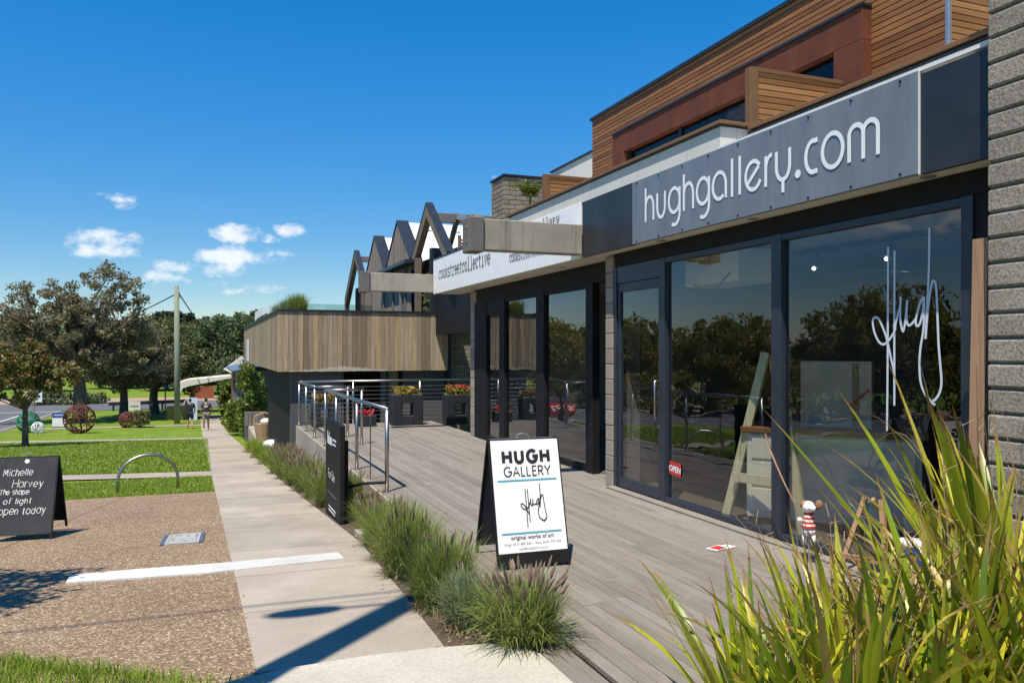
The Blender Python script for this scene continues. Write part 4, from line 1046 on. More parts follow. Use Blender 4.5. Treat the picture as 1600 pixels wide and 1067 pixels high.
# ------------------------------------------------------------------ square black pots with a hole, flowers on top
def pot(loc, sz, label, kind):
    root = empty('flower_pot', loc, label, 'plant pot', 'black pots on the far deck'); a = sz/2; h = sz*.98; i0, i1 = sz*.30, sz*.70
    pf = [(-a, 0), (a, 0), (a*1.03, h), (-a*1.03, h)]
    m = MB(); t = .17
    m.box(-a, -a*.36, -t, t, 0, h, c=.02).box(a*.36, a, -t+.001, t-.001, 0, h-.001, c=.02).box(-a*.38, a*.38, -t+.002, t-.002, 0, i0, c=.01).box(-a*.38, a*.38, -t+.002, t-.002, i1, h-.002, c=.01)
    m.build('body', M['planterblack'], root, local=True)
    MB().box(-a*.9, a*.9, -t*.8, t*.8, h-.02, h+.004).build('soil', M['soil'], root, local=True)
    r = np.random.RandomState(int(loc[0]*100) % 999)
    def leaves(n, size, zz0, zz1, mat, nm):
        c = np.stack([r.uniform(-a*.85, a*.85, n), r.uniform(-t, t, n), h+r.uniform(zz0, zz1, n)], 1)
        d = r.normal(size=(n, 3)); d /= np.linalg.norm(d, axis=1)[:, None]; e = np.cross(d, r.normal(size=(n, 3))); e /= np.linalg.norm(e, axis=1)[:, None]
        s_ = size*r.uniform(.6, 1.3, (n, 1)); Vq = np.stack([c-d*s_, c-e*s_*.45, c+d*s_, c+e*s_*.45], 1)
        link(nm, quads_mesh(nm, Vq, M[mat]), root, local=True)
    leaves(260, .05, .0, .16, 'flower_orange' if kind == 0 else 'leaf_hedge', 'leaves')
    if kind == 1: leaves(90, .035, .08, .22, 'flower_red', 'flowers'); leaves(120, .045, .02, .2, 'flower_orange', 'leaves')
    return root
pot((4.22, 17.55, 0), .70, 'black pot with square hole and orange succulents near the railing centre', 0)
pot((5.38, 17.35, 0), .68, 'black pot with square hole and red geraniums beside the shop wall', 1)
pot((2.45, 17.8, 0), .55, 'black pot with orange plants in the far corner of the deck', 0)
r_ = empty('flower_trough', (3.3, 17.5, 0), 'small blue grey trough with red flowers on the far deck', 'plant pot')
MB().box(-.22, .22, -.12, .12, 0, .24, c=.01).build('body', M['darkpanel'], r_, local=True)
rs = np.random.RandomState(3); c = np.stack([rs.uniform(-.2, .2, 80), rs.uniform(-.1, .1, 80), rs.uniform(.24, .36, 80)], 1); d = rs.normal(size=(80, 3))*.025; e = rs.normal(size=(80, 3))*.025
link('flowers', quads_mesh('flowers', np.stack([c-d, c-e, c+d, c+e], 1), M['flower_red']), r_, local=True)
# ------------------------------------------------------------------ sandwich boards
def aframe(name, loc, rz, wd, ht, lean, spread, label, face, legs=.06):
    root = empty(name, loc, label, 'sandwich board', None, rz)
    # front face leans back from the viewer: local x right, y away, z up
    top = Vector((0, lean, ht))
    for s in (-1, 1):
        fr = MB(); fr.bar((s*(wd/2-.011), 0, 0), (s*(wd/2-.011), lean, ht), .022, .03, up=(0, 1, 0))
        fr.bar((s*(wd/2-.011), spread, 0), (s*(wd/2-.011), lean+.025, ht), .022, .03, up=(0, 1, 0))
        fr.build('frame', M['black'], root, local=True)
    up = Vector((0, lean, ht)).normalized(); nrm = Vector((0, -ht, lean)).normalized()
    def face_panel(nm, z0, z1, mat, d=.0, inset=.012):
        a = up*(z0*ht/up.z/ht if False else z0/up.z); b = up*(z1/up.z); q = []
        for p, s in ((a, -1), (a, 1), (b, 1), (b, -1)): q.append(Vector((s*(wd/2-inset), p.y, p.z))+nrm*(.016+d))
        return MB().add(q+[v-nrm*.008 for v in q], [(0,1,2,3), (7,6,5,4), (0,4,5,1), (1,5,6,2), (2,6,7,3), (3,7,4,0)]).build(nm, mat, root, local=True)
    back_up = Vector((0, lean+.035-spread, ht)).normalized()
    q = []
    for zz, s in ((legs, -1), (legs, 1), (ht, 1), (ht, -1)):
        p = Vector((0, spread, 0))+back_up*(zz/back_up.z); q.append(Vector((s*(wd/2-.014), p.y, p.z)))
    MB().add(q+[v+Vector((0, .008, .004)) for v in q], [(0,1,2,3), (7,6,5,4), (0,4,5,1), (1,5,6,2), (2,6,7,3), (3,7,4,0)]).build('back_panel', face['back'], root, local=True)
    MB().tube([(-.05, lean+.015, ht+.004), (-.045, lean+.015, ht+.03), (0, lean+.015, ht+.042), (.045, lean+.015, ht+.03), (.05, lean+.015, ht+.004)], .006, 6).build('handle', M['galv'], root, local=True)
    return root, face_panel, up, nrm
hb, fp_, up, nrm = aframe('sandwich_board', (2.35, 5.63, 0), R(-1.5), .585, .955, .25, .58, 'white gallery sandwich board with teal rules standing on the deck', {'back': M['greywall']})
base = fp_('base_rail', .02, .115, M['black']); sh_ = fp_('poster', .115, .945, M['sheet'], .002)
O_ = up*(0)+nrm*(.018); Rv = Vector((1, 0, 0)); HT = .955/up.z
def cap_row(txt, u0, u1, v, h, gap=.25):
    tw_ = sum(GL[c][0] for c in txt)+gap*(len(txt)-1); k = (u1-u0)/tw_; st = []; u = u0
    for c in txt:
        w_, s = GL[c]; st += [[(u+x*k, v+y*h/1.4) for x, y in q] for q in s]; u += (w_+gap)*k
    return st
ribbons('lettering', cap_row('HUGH', -.185, .19, .80, .09, .8), .027, O_, Rv, up, nrm, M['ink'], sh_, .0025, True)
ribbons('lettering', cap_row('GALLERY', -.187, .197, .695, .072, .42), .0095, O_, Rv, up, nrm, M['ink'], sh_, .0025, True)
for v_ in (.662, .262): ribbons('rule', [ln(-.245, v_, .245, v_)], .013, O_, Rv, up, nrm, M['teal'], sh_, .0025, True)
ribbons('signature', [[(-.075+(x-72)*.00062, .30+(1015-yv)*.00034) for x, yv in smooth(s)] for s in SIG], .0075, O_, Rv, up, nrm, M['ink'], sh_, .0025, True)
def bt(body, v, size, mat, off=0): btext('lettering', body, size, mat, sh_, plane_m(O_+up*v, Rv, up, nrm, .003), 'CENTER', off, 1.05)
bt('original works of art', .218, .040, M['inkgrey'], .0012); bt('Hugh 0417 800 554    Kate 0432 777 936', .175, .026, M['inkgrey']); bt('hugh@hughgallery.com.au', .14, .022, M['inkgrey'])
# chalkboard on the forecourt
cx, cy, cz = -1.86, 9.97, gz(9.97)+.022
cb, fp_, up, nrm = aframe('chalkboard', (cx, cy, cz), R(-4), .62, .86, .33, .72, 'black chalkboard sandwich board with handwritten white chalk text', {'back': M['black']}, .07)
sh_ = fp_('chalk_panel', .055, .855, M['chalkboard'], .002); O_ = nrm*.018; k = .040
for txt, u, wt, z, h, seed in (('Michelle', -.22, .30, .665, .056, 1), ('Harvey', -.12, .31, .540, .060, 2), ('The shape', -.235, .29, .470, .042, 3), ('of light.', -.19, .30, .375, .045, 4), ('open today', -.225, .46, .265, .058, 5)):
    st, ue = layout(txt, 0, 0, h, .32, .09, seed, .8, .12); k = wt/ue
    st = [[(u+x_*k, z/up.z+y_) for x_, y_ in s_] for s_ in st]
    ribbons('chalk_writing', [smooth(s_, 3) if len(s_) > 3 else s_ for s_ in st], .0068, O_, Rv, up, nrm, M['chalk'], sh_, .0025, True, .35)
ribbons('chalk_dot', [arc(.0, .815/up.z, .012, .012, 0, 360, 16)], .024, O_, Rv, up, nrm, M['whiteplastic'], sh_, .0025, True)
# bike hoop
hp = [onground(184, 773), onground(278, 766)]; a = Vector(hp[0]); b = Vector(hp[1]); ctr = (a+b)/2; wd = (b-a).length/2; dd = (b-a).normalized()
h0 = .22; pts = [a, a+Vector((0, 0, h0))]
for k in range(1, 16):
    t = math.pi*k/16; pts.append(ctr-dd*wd*math.cos(t)+Vector((0, 0, h0+(.42)*math.sin(t)+0*k)))
pts += [b+Vector((0, 0, h0)), b]
tag(MB().tube(pts, .026, 12).build('bicycle_hoop', M['steel'], smooth=True), 'arched stainless bicycle hoop at the end of the forecourt', 'bike rack')
# for-sale board by the grasses
fs = empty('sale_board', (1.5, 9.9, gz(9.9)), 'tall black for sale board standing among grasses by the footpath', 'sign board')
MB().box(1.47, 1.53, 9.36, 10.55, -.45, .79, c=.012).build('board', M['black'], fs)
MB().box(1.54, 1.575, 9.42, 9.46, -.55, .6).box(1.54, 1.575, 10.4, 10.44, -.55, .6).build('post', M['black'], fs)
O = (1.47, 0, 0)
def ft(body, y, z, sz, off=0): btext('lettering', body, sz, M['letter'], fs, Matrix.Translation(-Vector(fs.location)) @ plane_m((1.47, y, z), (0, -1, 0), (0, 0, 1), (-1, 0, 0), .003), 'LEFT', off)
ft('For Sale', 10.3, .06, .165)
lg = MB()
for i, (h1, w1) in enumerate(((.16, .03), (.10, .05), (.15, .03), (.09, .05), (.10, .04), (.09, .04))): lg.box(1.4665, 1.469, 10.36-i*.066-w1, 10.36-i*.066, .48, .48+h1)
lg.box(1.4665, 1.469, 9.66, 9.92, .555, .575).box(1.4665, 1.469, 9.70, 9.92, .50, .52).box(1.4665, 1.469, 9.7, 10.25, -.30, -.285).box(1.4665, 1.469, 9.75, 10.25, -.345, -.33)
tag(lg.build('logo', M['letter'], fs), kind='stuff')
MB().box(1.4665, 1.469, 9.65, 10.35, -.125, -.115).build('lettering', M['inkgrey'], fs)
# ------------------------------------------------------------------ vegetation
def leaf_cloud(r, centers, rad, per, size, asp=.5, flat=0.0):
    n = len(centers)*per
    c = np.repeat(np.asarray(centers), per, axis=0); rr_ = np.repeat(np.asarray(rad).reshape(-1, 1) if np.ndim(rad) else np.full((len(centers), 1), rad), per, axis=0)
    d = r.normal(size=(n, 3)); d /= np.linalg.norm(d, axis=1)[:, None]
    c = c+d*rr_*(r.uniform(0, 1, (n, 1))**.45)*np.array([1, 1, .8])
    a = r.normal(size=(n, 3)); a[:, 2] *= (1-flat); a /= np.linalg.norm(a, axis=1)[:, None]
    b = np.cross(a, r.normal(size=(n, 3))); b /= np.linalg.norm(b, axis=1)[:, None]
    s_ = size*r.uniform(.6, 1.35, (n, 1))
    return np.stack([c-a*s_, c-b*s_*asp, c+a*s_, c+b*s_*asp], 1)
def tree(name, label, loc, h, trunk_h, trunk_r, ells, nclump, per, leaf, crad, mat, seed, group=None, cat='tree', bark='bark', lean=(0, 0), bare=0):
    """ells: crown ellipsoids (cx,cy,cz,rx,ry,rz) relative to base"""
    r = np.random.RandomState(seed); rr = random.Random(seed)
    root = empty(name, loc, label, cat, group)
    vol = np.array([e[3]*e[4]*e[5] for e in ells]); pick = r.choice(len(ells), nclump, p=vol/vol.sum()); cs = []
    for k in pick:
        e = ells[k]; d = r.normal(size=3); d /= np.linalg.norm(d); f = r.uniform(.25, 1)**.45
        cs.append((e[0]+d[0]*e[3]*f, e[1]+d[1]*e[4]*f, e[2]+d[2]*e[5]*f))
    cs = np.array(cs); rad = crad*r.uniform(.55, 1.3, len(cs))
    link('crown', quads_mesh('crown', leaf_cloud(r, cs, rad, per, leaf), M[mat]), root, local=True)
    m = MB(); top = Vector((lean[0], lean[1], trunk_h))
    pts = [Vector((0, 0, -.2)), Vector((0, 0, .05)), Vector((lean[0]*.4+rr.uniform(-.1, .1)*trunk_r*3, lean[1]*.4, trunk_h*.5)), top]
    m.tube(pts, [trunk_r*1.5, trunk_r*1.2, trunk_r*.95, trunk_r*.8], 9)
    nb = max(5, min(34, nclump//7))
    for k in range(nb):
        c = Vector(cs[rr.randrange(len(cs))]); st = top.lerp(pts[2], rr.random()*.5); mid = st.lerp(c, .5)+Vector((rr.uniform(-.1, .1), rr.uniform(-.1, .1), .12))*(c-st).length
        r0 = trunk_r*rr.uniform(.25, .6); m.tube([st, mid, c], [r0, r0*.55, r0*.12], 6)
    m.build('trunk', M[bark], root, local=True)
    if bare:
        m = MB()
        for k in range(bare):
            c = Vector(cs[rr.randrange(len(cs))]); p = c; q = [p]
            dv = Vector((rr.uniform(-1, 1), rr.uniform(-1, 1), rr.uniform(-.6, .5)))*.5
            for j in range(4): p = p+dv*.5+Vector((rr.uniform(-.15, .15), rr.uniform(-.15, .15), rr.uniform(-.15, .1))); q.append(p)
            m.tube(q, [.028, .022, .016, .01, .005], 4)
        m.build('bare_twigs', M['twig'], root, local=True)
    return root
M['twig'] = simple('pale_bare_twigs', (.33,.28,.25), .9)
def copy_tree(root, loc, rz=0, sc=1.0, label=None, group=None):
    n = root.copy(); COL.objects.link(n); n.location = loc; n.rotation_euler = (0, 0, rz); n.scale = (sc, sc, sc)
    if label: n['label'] = label
    if group: n['group'] = group
    for ch in root.children:
        c = ch.copy(); COL.objects.link(c); c.parent = n
    return n
def G(x, y): return (x, y, gz(y))
# big grey-green trees on the verge (trunks at roughly 55 to 68 m)
bt1 = tree('broadleaf_tree', 'tallest grey green spreading tree on the verge behind the rusty wire ball', G(-7.9, 61.5), 11.5, 3.6, .42,
     [(-2.3, 0, 6.9, 3.4, 3, 2.7), (1.8, 0, 8.0, 2.7, 2.6, 2.9), (0, 0, 6.0, 4.2, 3.2, 2.6), (3.3, .4, 5.0, 2.3, 2.3, 2.2), (-4.6, 0, 5.6, 2.2, 2.2, 2.0), (2.0, -.5, 3.9, 2.4, 2, 1.3)], 360, 84, .115, .52, 'leaf_big', 41, bare=90)
tree('broadleaf_tree', 'middle olive tree with low dense crown behind the lawn', G(-5.6, 66), 8, 2.6, .3,
     [(0, 0, 4.9, 3.2, 2.8, 2.6), (1.5, 0, 3.8, 2.6, 2.4, 1.7), (-.8, 0, 3.2, 2, 2, 1.3)], 210, 84, .115, .52, 'leaf_big', 42, bare=60)
tree('broadleaf_tree', 'rounded olive tree just left of the timber power pole', G(-3.7, 70), 8, 2.3, .34,
     [(0, 0, 5.2, 3.0, 3, 2.7), (1.9, 0, 4.2, 2.3, 2.4, 2.2), (-1.2, 0, 3.4, 2.2, 2, 1.6), (2.6, 0, 3.0, 1.6, 2, 1.5)], 220, 84, .115, .52, 'leaf_mid', 43, bare=14)
tree('street_tree', 'young street tree with red tipped leaves at the left edge', G(-6.45, 35.6), 4.1, 1.7, .105,
     [(-.3, 0, 3.05, 1.3, 1.2, .95), (.8, 0, 2.75, 1.1, 1.0, .6), (-1.1, 0, 2.5, 1.2, 1.1, .75), (1.3, .3, 2.35, .7, .8, .4), (.2, 0, 3.75, .6, .6, .35), (-1.5, 0, 3.2, .7, .7, .5), (.1, -.4, 2.2, .9, .7, .35)], 120, 80, .075, .33, 'leaf_red', 44)
# trees across the road, out of frame, seen in the shop glass
refs = []
for i, (x, y, sc) in enumerate(((-23, 17, .82), (-25, 24, .75), (-22.5, 30, .8), (-26, 37, .78), (-24, 44, .80), (-27, 52, .86), (-25.5, 61, .95), (-28, 70, 1.0), (-26, 81, 1.05), (-30, 92, 1.1))):
    if i == 0:
        rt = tree('roadside_tree', 'olive roadside tree across the road, first in the row from the near end', G(x, y), 9, 2.2, .3, [(0, 0, 5.3, 3.5, 3.5, 3.1), (1.5, 1.2, 3.8, 3, 3, 2.0), (-1.6, -1, 3.6, 2.8, 3, 2.0)], 260, 60, .16, .75, 'leaf_road', 51, 'roadside trees across the road'); rt.scale = (sc,)*3
    else: copy_tree(rt, G(x, y), i*1.3, sc, 'olive roadside tree across the road, %s in the row from the near end' % ['', 'second', 'third', 'fourth', 'fifth', 'sixth', 'seventh', 'eighth', 'ninth', 'tenth'][i])
hr = np.random.RandomState(5); hy = np.arange(8, 76, .55); hc = np.stack([-21.6+hr.uniform(-.5, .5, len(hy)*3), np.repeat(hy, 3)+hr.uniform(-.3, .3, len(hy)*3), np.tile([.6, 1.5, 2.4], len(hy))+hr.uniform(-.3, .5, len(hy)*3)], 1)
hc[:, 2] += np.interp(hc[:, 1], PY, PZ); hroot = empty('roadside_hedge', (-21.6, 40, gz(40)), 'long olive hedge along the far side of the road', 'hedge')
link('foliage', quads_mesh('foliage', leaf_cloud(hr, hc, .75, 60, .13), M['leaf_road']), hroot)
# slender trees beside the forecourt whose shade falls into view
tree('roadside_tree', 'small tree left of the forecourt casting dappled shade', G(-2.95, 6.3), 4.2, 2.2, .07, [(0, 0, 3.35, 1.0, .75, .5), (-.2, -.7, 3.5, .9, .5, .4)], 80, 46, .06, .26, 'leaf_mid', 52)
tree('roadside_tree', 'small tree beside the near lawn casting soft shade', G(-2.3, 2.55), 4.2, 2.2, .07, [(0, 0, 3.3, 1.0, .45, .55), (.75, .1, 3.4, .6, .4, .4)], 70, 60, .06, .26, 'leaf_mid', 53)
# far trees
fr = np.random.RandomState(8)
ft0 = tree('far_tree', 'dense green tree just above the curved cream awning', G(2.5, 101), 10, 2.5, .35, [(0, 0, 5.4, 4.2, 4, 4.2), (2, 0, 4.0, 3.4, 3.4, 3.2), (-2.2, 0, 4, 3.4, 3.4, 3)], 230, 70, .26, .95, 'leaf_far', 61, 'green trees beyond the cross road')
for i, (x, y, sc, rz, lab) in enumerate(((-4.5, 112, .78, 1, 'green tree seen right of the power pole beyond the cross road'), (7.5, 108, .86, 2, 'green tree behind the terrace box beyond the cross road'), (-11, 118, .78, 3, 'green tree showing through the verge trees left of the pole'), (-19, 112, .72, 4, 'green tree far left behind the tallest verge tree'), (-27, 120, .8, 5, 'green tree beyond the road behind the young street tree'), (13, 122, .95, .5, 'green tree hidden behind the gabled building'), (-1, 126, .92, 1.7, 'rear green tree above the curved awning'), (-36, 125, .8, 2.2, 'outermost green tree at the left edge beyond the road'), (5, 132, 1.0, 2.9, 'rear green tree rising beside the terrace box corner'), (3.2, 88, .5, 2.2, 'small green tree behind the cafe awning'))):
    copy_tree(ft0, G(x, y), rz, sc, lab)
ft1 = tree('far_tree', 'tall grey green tree on the skyline behind the terrace box', G(7.8, 176), 16, 8, .4, [(0, 0, 12.2, 4.8, 4.5, 2.2), (3.8, 0, 13.6, 2.8, 3, 1.5), (-3.5, 0, 11.2, 4, 4, 2.0)], 190, 60, .3, .9, 'leaf_mid', 62, 'grey skyline trees')
ft1.scale = (.82,)*3
for i, (x, y, sc, rz, lab) in enumerate(((-1, 190, .72, 1, 'grey skyline tree right of the dark cypress'), (-20, 178, .7, 2, 'grey skyline tree left of the power pole'), (15, 185, .85, 3, 'grey skyline tree hidden behind the gables'), (-34, 190, .75, 4, 'grey skyline tree at the far left'))): copy_tree(ft1, G(x, y), rz, sc, lab)
tree('cypress_tree', 'dark flat topped cypress on the skyline right of the pole', G(-6.5, 205), 19, 6, .6, [(0, 0, 13, 9, 6, 2.6), (-1, 0, 15.6, 6.5, 5, 1.0), (8, 0, 11.5, 5, 5, 2.6)], 260, 80, .42, 1.3, 'leaf_dark', 63).scale = (.74,)*3
wr = np.random.RandomState(77); cs = np.stack([wr.uniform(-140, 120, 1500), wr.uniform(215, 330, 1500), wr.uniform(0, 1, 1500)], 1)
cs[:, 2] = np.interp(cs[:, 1], PY, PZ)+wr.uniform(0, 9, 1500)
link_o = link('far_woodland', quads_mesh('far_woodland', leaf_cloud(wr, cs, 3.2, 45, .8), M['leaf_far'])); tag(link_o, 'distant wooded rise closing off the street', 'woodland', kind='stuff')

# fountain grass clumps
def clump(n, h, spread, seed, mat='tuft', seeds=0, base=.13, w=.0028):
    r = np.random.RandomState(seed); az = r.uniform(0, 6.283, n); rb = base*np.sqrt(r.uniform(0, 1, n)); out = r.uniform(.05, 1, n)**.8*spread; hh = h*r.uniform(.45, 1.12, n)
    ba = r.uniform(0, 6.283, n); b = np.stack([rb*np.cos(ba), rb*np.sin(ba), 0*rb], 1)
    d = np.stack([np.cos(az), np.sin(az), 0*az], 1); t = np.linspace(0, 1, 5)
    droop = out*out/h*r.uniform(.1, .9, n)
    P_ = b[:, None]+d[:, None]*(out[:, None]*t[None]**1.6)[..., None]
    P_[..., 2] += hh[:, None]*(t[None]**.85)-droop[:, None]*t[None]**4
    P_[..., 2] = np.maximum(P_[..., 2], .004)
    wv = np.stack([-np.sin(az), np.cos(az), 0*az], 1)*w; W = wv[:, None]*(1-.9*t[None]**2)[..., None]*r.uniform(.6, 1.4, (n, 1, 1))
    me = strips_mesh('blades', P_, W, M[mat]); ms = None
    if seeds:
        m = MB(); rr = random.Random(seed)
        for k in range(seeds):
            a = rr.uniform(0, 6.283); o_ = rr.uniform(.25, 1.0)*spread*.95; hz = h*rr.uniform(.95, 1.32); bx = rr.uniform(0, base)
            p0 = Vector((bx*math.cos(a), bx*math.sin(a), 0)); p2 = Vector((o_*math.cos(a), o_*math.sin(a), hz)); p1 = p0.lerp(p2, .62)+Vector((0, 0, .05)); dd_ = (p2-p1).normalized()
            m.tube([p0, p1], .0012, 3, False); L_ = rr.uniform(.07, .12)
            m.tube([p1, p1+dd_*L_*.25, p1+dd_*L_*.7+Vector((0, 0, -.004)), p1+dd_*L_*1.05+Vector((0, 0, -.012))], [.003, .0085, .007, .001], 5, False)
        ms = m.mesh('seed_heads', M['seed'])
    return me, ms
def ground_bed(y): return gz(y)+.016
VAR = [clump(1700, .42, .34, 1, 'tuft', 60, .16, .0036), clump(1700, .46, .31, 2, 'tuftblue', 10, .15, .0036), clump(2000, .52, .32, 3, 'tuft', 14, .17, .0036), clump(1800, .46, .34, 4, 'tuft', 75, .17, .0036), clump(900, .30, .26, 5, 'blade', 0)]
dry = clump(260, .16, .26, 9, 'straw', 0, .2)
GC = [  # x, y, variant, scale, label
 (1.70, 4.25, 0, .95, 'nearest purple plumed grass clump at the rounded corner of the slab'), (1.53, 4.72, 1, .84, 'blue green grass clump behind the nearest purple plumed one'),
 (1.49, 5.2, 2, .92, 'green grass clump beside the foot of the white sandwich board'), (1.68, 5.75, 1, .72, 'small blue green grass clump against the deck edge'),
 (1.53, 6.32, 2, 1.02, 'green grass clump crossed by the pole shadow'), (1.57, 6.98, 2, 1.0, 'tall bright green grass clump in the row'), (1.62, 7.75, 3, .92, 'plumed grass clump just before the for sale board'),
 (1.78, 9.2, 3, .8, 'grass clump behind the for sale board'), (1.76, 10.4, 2, .95, 'dark grass clump between for sale board and railing'),
 (1.62, 11.2, 3, 1.05, 'purple plumed clump beyond the for sale board'), (1.6, 12.3, 2, 1.05, 'green strappy clump below the railing'), (1.58, 13.4, 3, 1.12, 'purple plumed clump below the step opening'),
 (1.56, 14.6, 3, 1.15, 'dense plumed clump by the stepped opening'), (1.52, 15.8, 3, 1.2, 'plumed clump near the far end of the row'), (1.5, 17.1, 3, 1.25, 'last plumed clump before the dark wall'),
 (1.45, 20.0, 4, 1.4, 'bright green tuft at the footpath edge'), (1.42, 22.5, 4, 1.5, 'bright green tuft beside the concrete ledge'), (1.4, 25.0, 4, 1.6, 'farthest bright green tuft on the footpath edge')]
rr = random.Random(2)
for x, y, v, sc, lab in GC:
    if y < 9: sc *= rr.uniform(.92, 1.1)
    root = empty('grass_clump', (x, y, ground_bed(y)), lab, 'ornamental grass', 'ornamental grasses along the footpath', rr.uniform(0, 6)); root.scale = (sc, sc, sc)
    me, ms = VAR[v]; link('blades', me, root, local=True)
    if ms: link('seed_heads', ms, root, local=True)
    link('dry_thatch', dry[0], root, local=True)
# strap-leaved plants in the near bed: each leaf its own piece
LV = []
for k in range(22):
    r = random.Random(100+k); L_ = r.uniform(.75, 1.12); bend = r.uniform(.05, .95)**1.3; w_ = r.uniform(.019, .033); n = 9; V = []; F = []
    x = z = 0.0; ang = math.pi/2-r.uniform(.02, .25); kink = r.uniform(.45, .8); tw_ = r.uniform(-.7, .7)
    for i in range(n+1):
        t = i/n; ww = w_*(min(1, .45+t*2.2))*(1-max(0, t-.35)/.65)**.75+.0006
        q = tw_*t; sx = math.sin(q)
        wx, wy, wz = -math.sin(ang)*sx, math.cos(q), math.cos(ang)*sx
        fold = -.35*ww
        V += [(x-wx*ww, -wy*ww, z-wz*ww), (x+math.cos(ang+1.57)*fold*.6, 0, z+math.sin(ang+1.57)*fold*.6), (x+wx*ww, wy*ww, z+wz*ww)]
        ang -= bend/n*(2.6 if t > kink else .7); x += math.cos(ang)*L_/n; z += math.sin(ang)*L_/n
    for i in range(n):
        a = 3*i; F += [(a, a+1, a+4, a+3), (a+1, a+2, a+5, a+4)]
    me = bpy.data.meshes.new('leaf'); me.from_pydata(V, [], F); me.materials.append(M['strap']); me.polygons.foreach_set('use_smooth', [True]*len(me.polygons)); LV.append(me)
def strap_plant(x, y, n, sc, seed, label, spread=.16):
    r = random.Random(seed); root = empty('strap_leaf_plant', (x, y, .03), label, 'plant', 'strap leaved plants in the near bed')
    for k in range(n):
        a = r.uniform(0, 6.283); d = spread*math.sqrt(r.random()); tilt = r.uniform(-.08, .42)*(d/spread+.35)
        s_ = sc*r.uniform(.62, 1.1)
        az = a+r.uniform(-.7, .7)
        o = link('leaf', LV[r.randrange(22)], root, (d*math.cos(a), d*math.sin(a), -.01), (0, tilt, az), (s_, s_*r.uniform(.8, 1.2), s_), local=True)
    m = MB()
    for k in range(int(n*.12)):
        a = r.uniform(0, 6.283); d = spread*r.random(); h = sc*r.uniform(.5, 1.15); o_ = r.uniform(.05, .5)
        p0 = Vector((d*math.cos(a), d*math.sin(a), 0)); p1 = p0+Vector((o_*.5*math.cos(a), o_*.5*math.sin(a), h*.7)); p2 = p0+Vector((o_*math.cos(a+.3), o_*math.sin(a+.3), h))
        m.tube([p0, p1, p2], [.003, .0025, .001], 4, False)
        if r.random() < .5:
            for q in range(5):
                b_ = p1.lerp(p2, r.random()); e_ = b_+Vector((r.uniform(-.05, .05), r.uniform(-.05, .05), r.uniform(-.01, .06))); m.tube([b_, e_], .0014, 3, False)
    m.build('dry_stems', M['straw'], root, local=True)
    return root
for i, (x, y, n, sc, lab, spd) in enumerate((
   (2.1, 2.62, 70, .74, 'leftmost strap leaved plant leaning over the deck', .13), (2.36, 2.42, 110, .80, 'low bright green strap leaved plant in the near bed, second from the left', .17),
   (2.62, 2.72, 120, .84, 'strap leaved plant with yellow tips in the middle of the near bed', .18), (2.62, 2.28, 130, .86, 'strap leaved plant closest to the lower edge of the view', .2),
   (3.0, 2.55, 150, .98, 'tall strap leaved plant below the signature window', .2), (3.02, 2.12, 150, .92, 'dense strap leaved plant in the lower right corner', .2),
   (3.35, 2.66, 120, .92, 'strap leaved plant with bare stems before the small easel', .18), (3.74, 2.82, 110, 1.42, 'tallest strap leaved plant against the block pier', .18), (3.4, 2.2, 120, 1.08, 'strap leaved plant at the right edge of the view', .18))):
    strap_plant(x, y, n, sc, 300+i, lab, spd)
# climbing hedge, garden plants and terrace plants farther down
def shrub(name, label, loc, ells, ncl, per, leaf, crad, mat, seed, cat='shrub'):
    r = np.random.RandomState(seed); cs = []
    for k in range(ncl):
        e = ells[k % len(ells)]; d = r.normal(size=3); d /= np.linalg.norm(d); f = r.uniform(.3, 1)**.5; cs.append((e[0]+d[0]*e[3]*f, e[1]+d[1]*e[4]*f, e[2]+d[2]*e[5]*f))
    root = empty(name, loc, label, cat); link('foliage', quads_mesh('foliage', leaf_cloud(r, np.array(cs), crad, per, leaf), M[mat]), root, local=True)
    m = MB()
    for k in range(6): m.tube([(0, 0, -.1), tuple(np.array(cs[k])*.5), cs[k]], [.03, .02, .006], 5)
    m.build('stem', M['bark'], root, local=True); return root
shrub('hedge', 'glossy green climbing hedge against the dark wall end', G(1.95, 37.5), [(0, 0, 2.1, .65, 1.6, 1.3), (.1, 0, .9, .75, 2, .9), (-.55, 3, .7, .5, 1.6, .7)], 130, 60, .085, .3, 'leaf_hedge', 71)
shrub('hedge', 'olive bushes along the far footpath edge', G(1.55, 46), [(0, 0, .5, .45, 3, .5)], 60, 50, .07, .25, 'leaf_hedge', 72)
shrub('hedge', 'green bush below the curved cream awning', G(1.6, 66), [(0, 0, 1.0, .6, 1, 1.3), (.5, 1, 2, .8, 1, 1)], 60, 50, .11, .35, 'leaf_hedge', 73)
shrub('round_bush', 'clipped dark round bush on the lawn', onground(220, 668), [(0, 0, .6, .55, .55, .5)], 40, 60, .06, .2, 'leaf_mid', 74)
shrub('garden_shrub', 'low grey shrub mound across the road', onground(98, 632), [(0, 0, .5, 4.5, 1.2, .7)], 60, 50, .16, .5, 'leaf_far', 76)
def terrace_grass(x, y, sc, lab, v=2):
    root = empty('terrace_grass', (x, y, PZ1-.1), lab, 'ornamental grass', 'plants growing on the terrace wall'); root.scale = (sc,)*3; link('blades', VAR[v][0], root, local=True)
terrace_grass(2.1, 19.75, 1.05, 'tall grass tuft on the corner of the terrace box', 2); terrace_grass(1.95, 20.6, 1.0, 'second grass tuft on the terrace box corner', 1); terrace_grass(1.85, 22, .9, 'low grass trailing on the terrace box edge', 1)
terrace_grass(3.2, 19.55, .62, 'small tuft in the middle of the terrace box', 4); terrace_grass(4.1, 19.55, .7, 'small tuft near the glass balustrade end', 4)
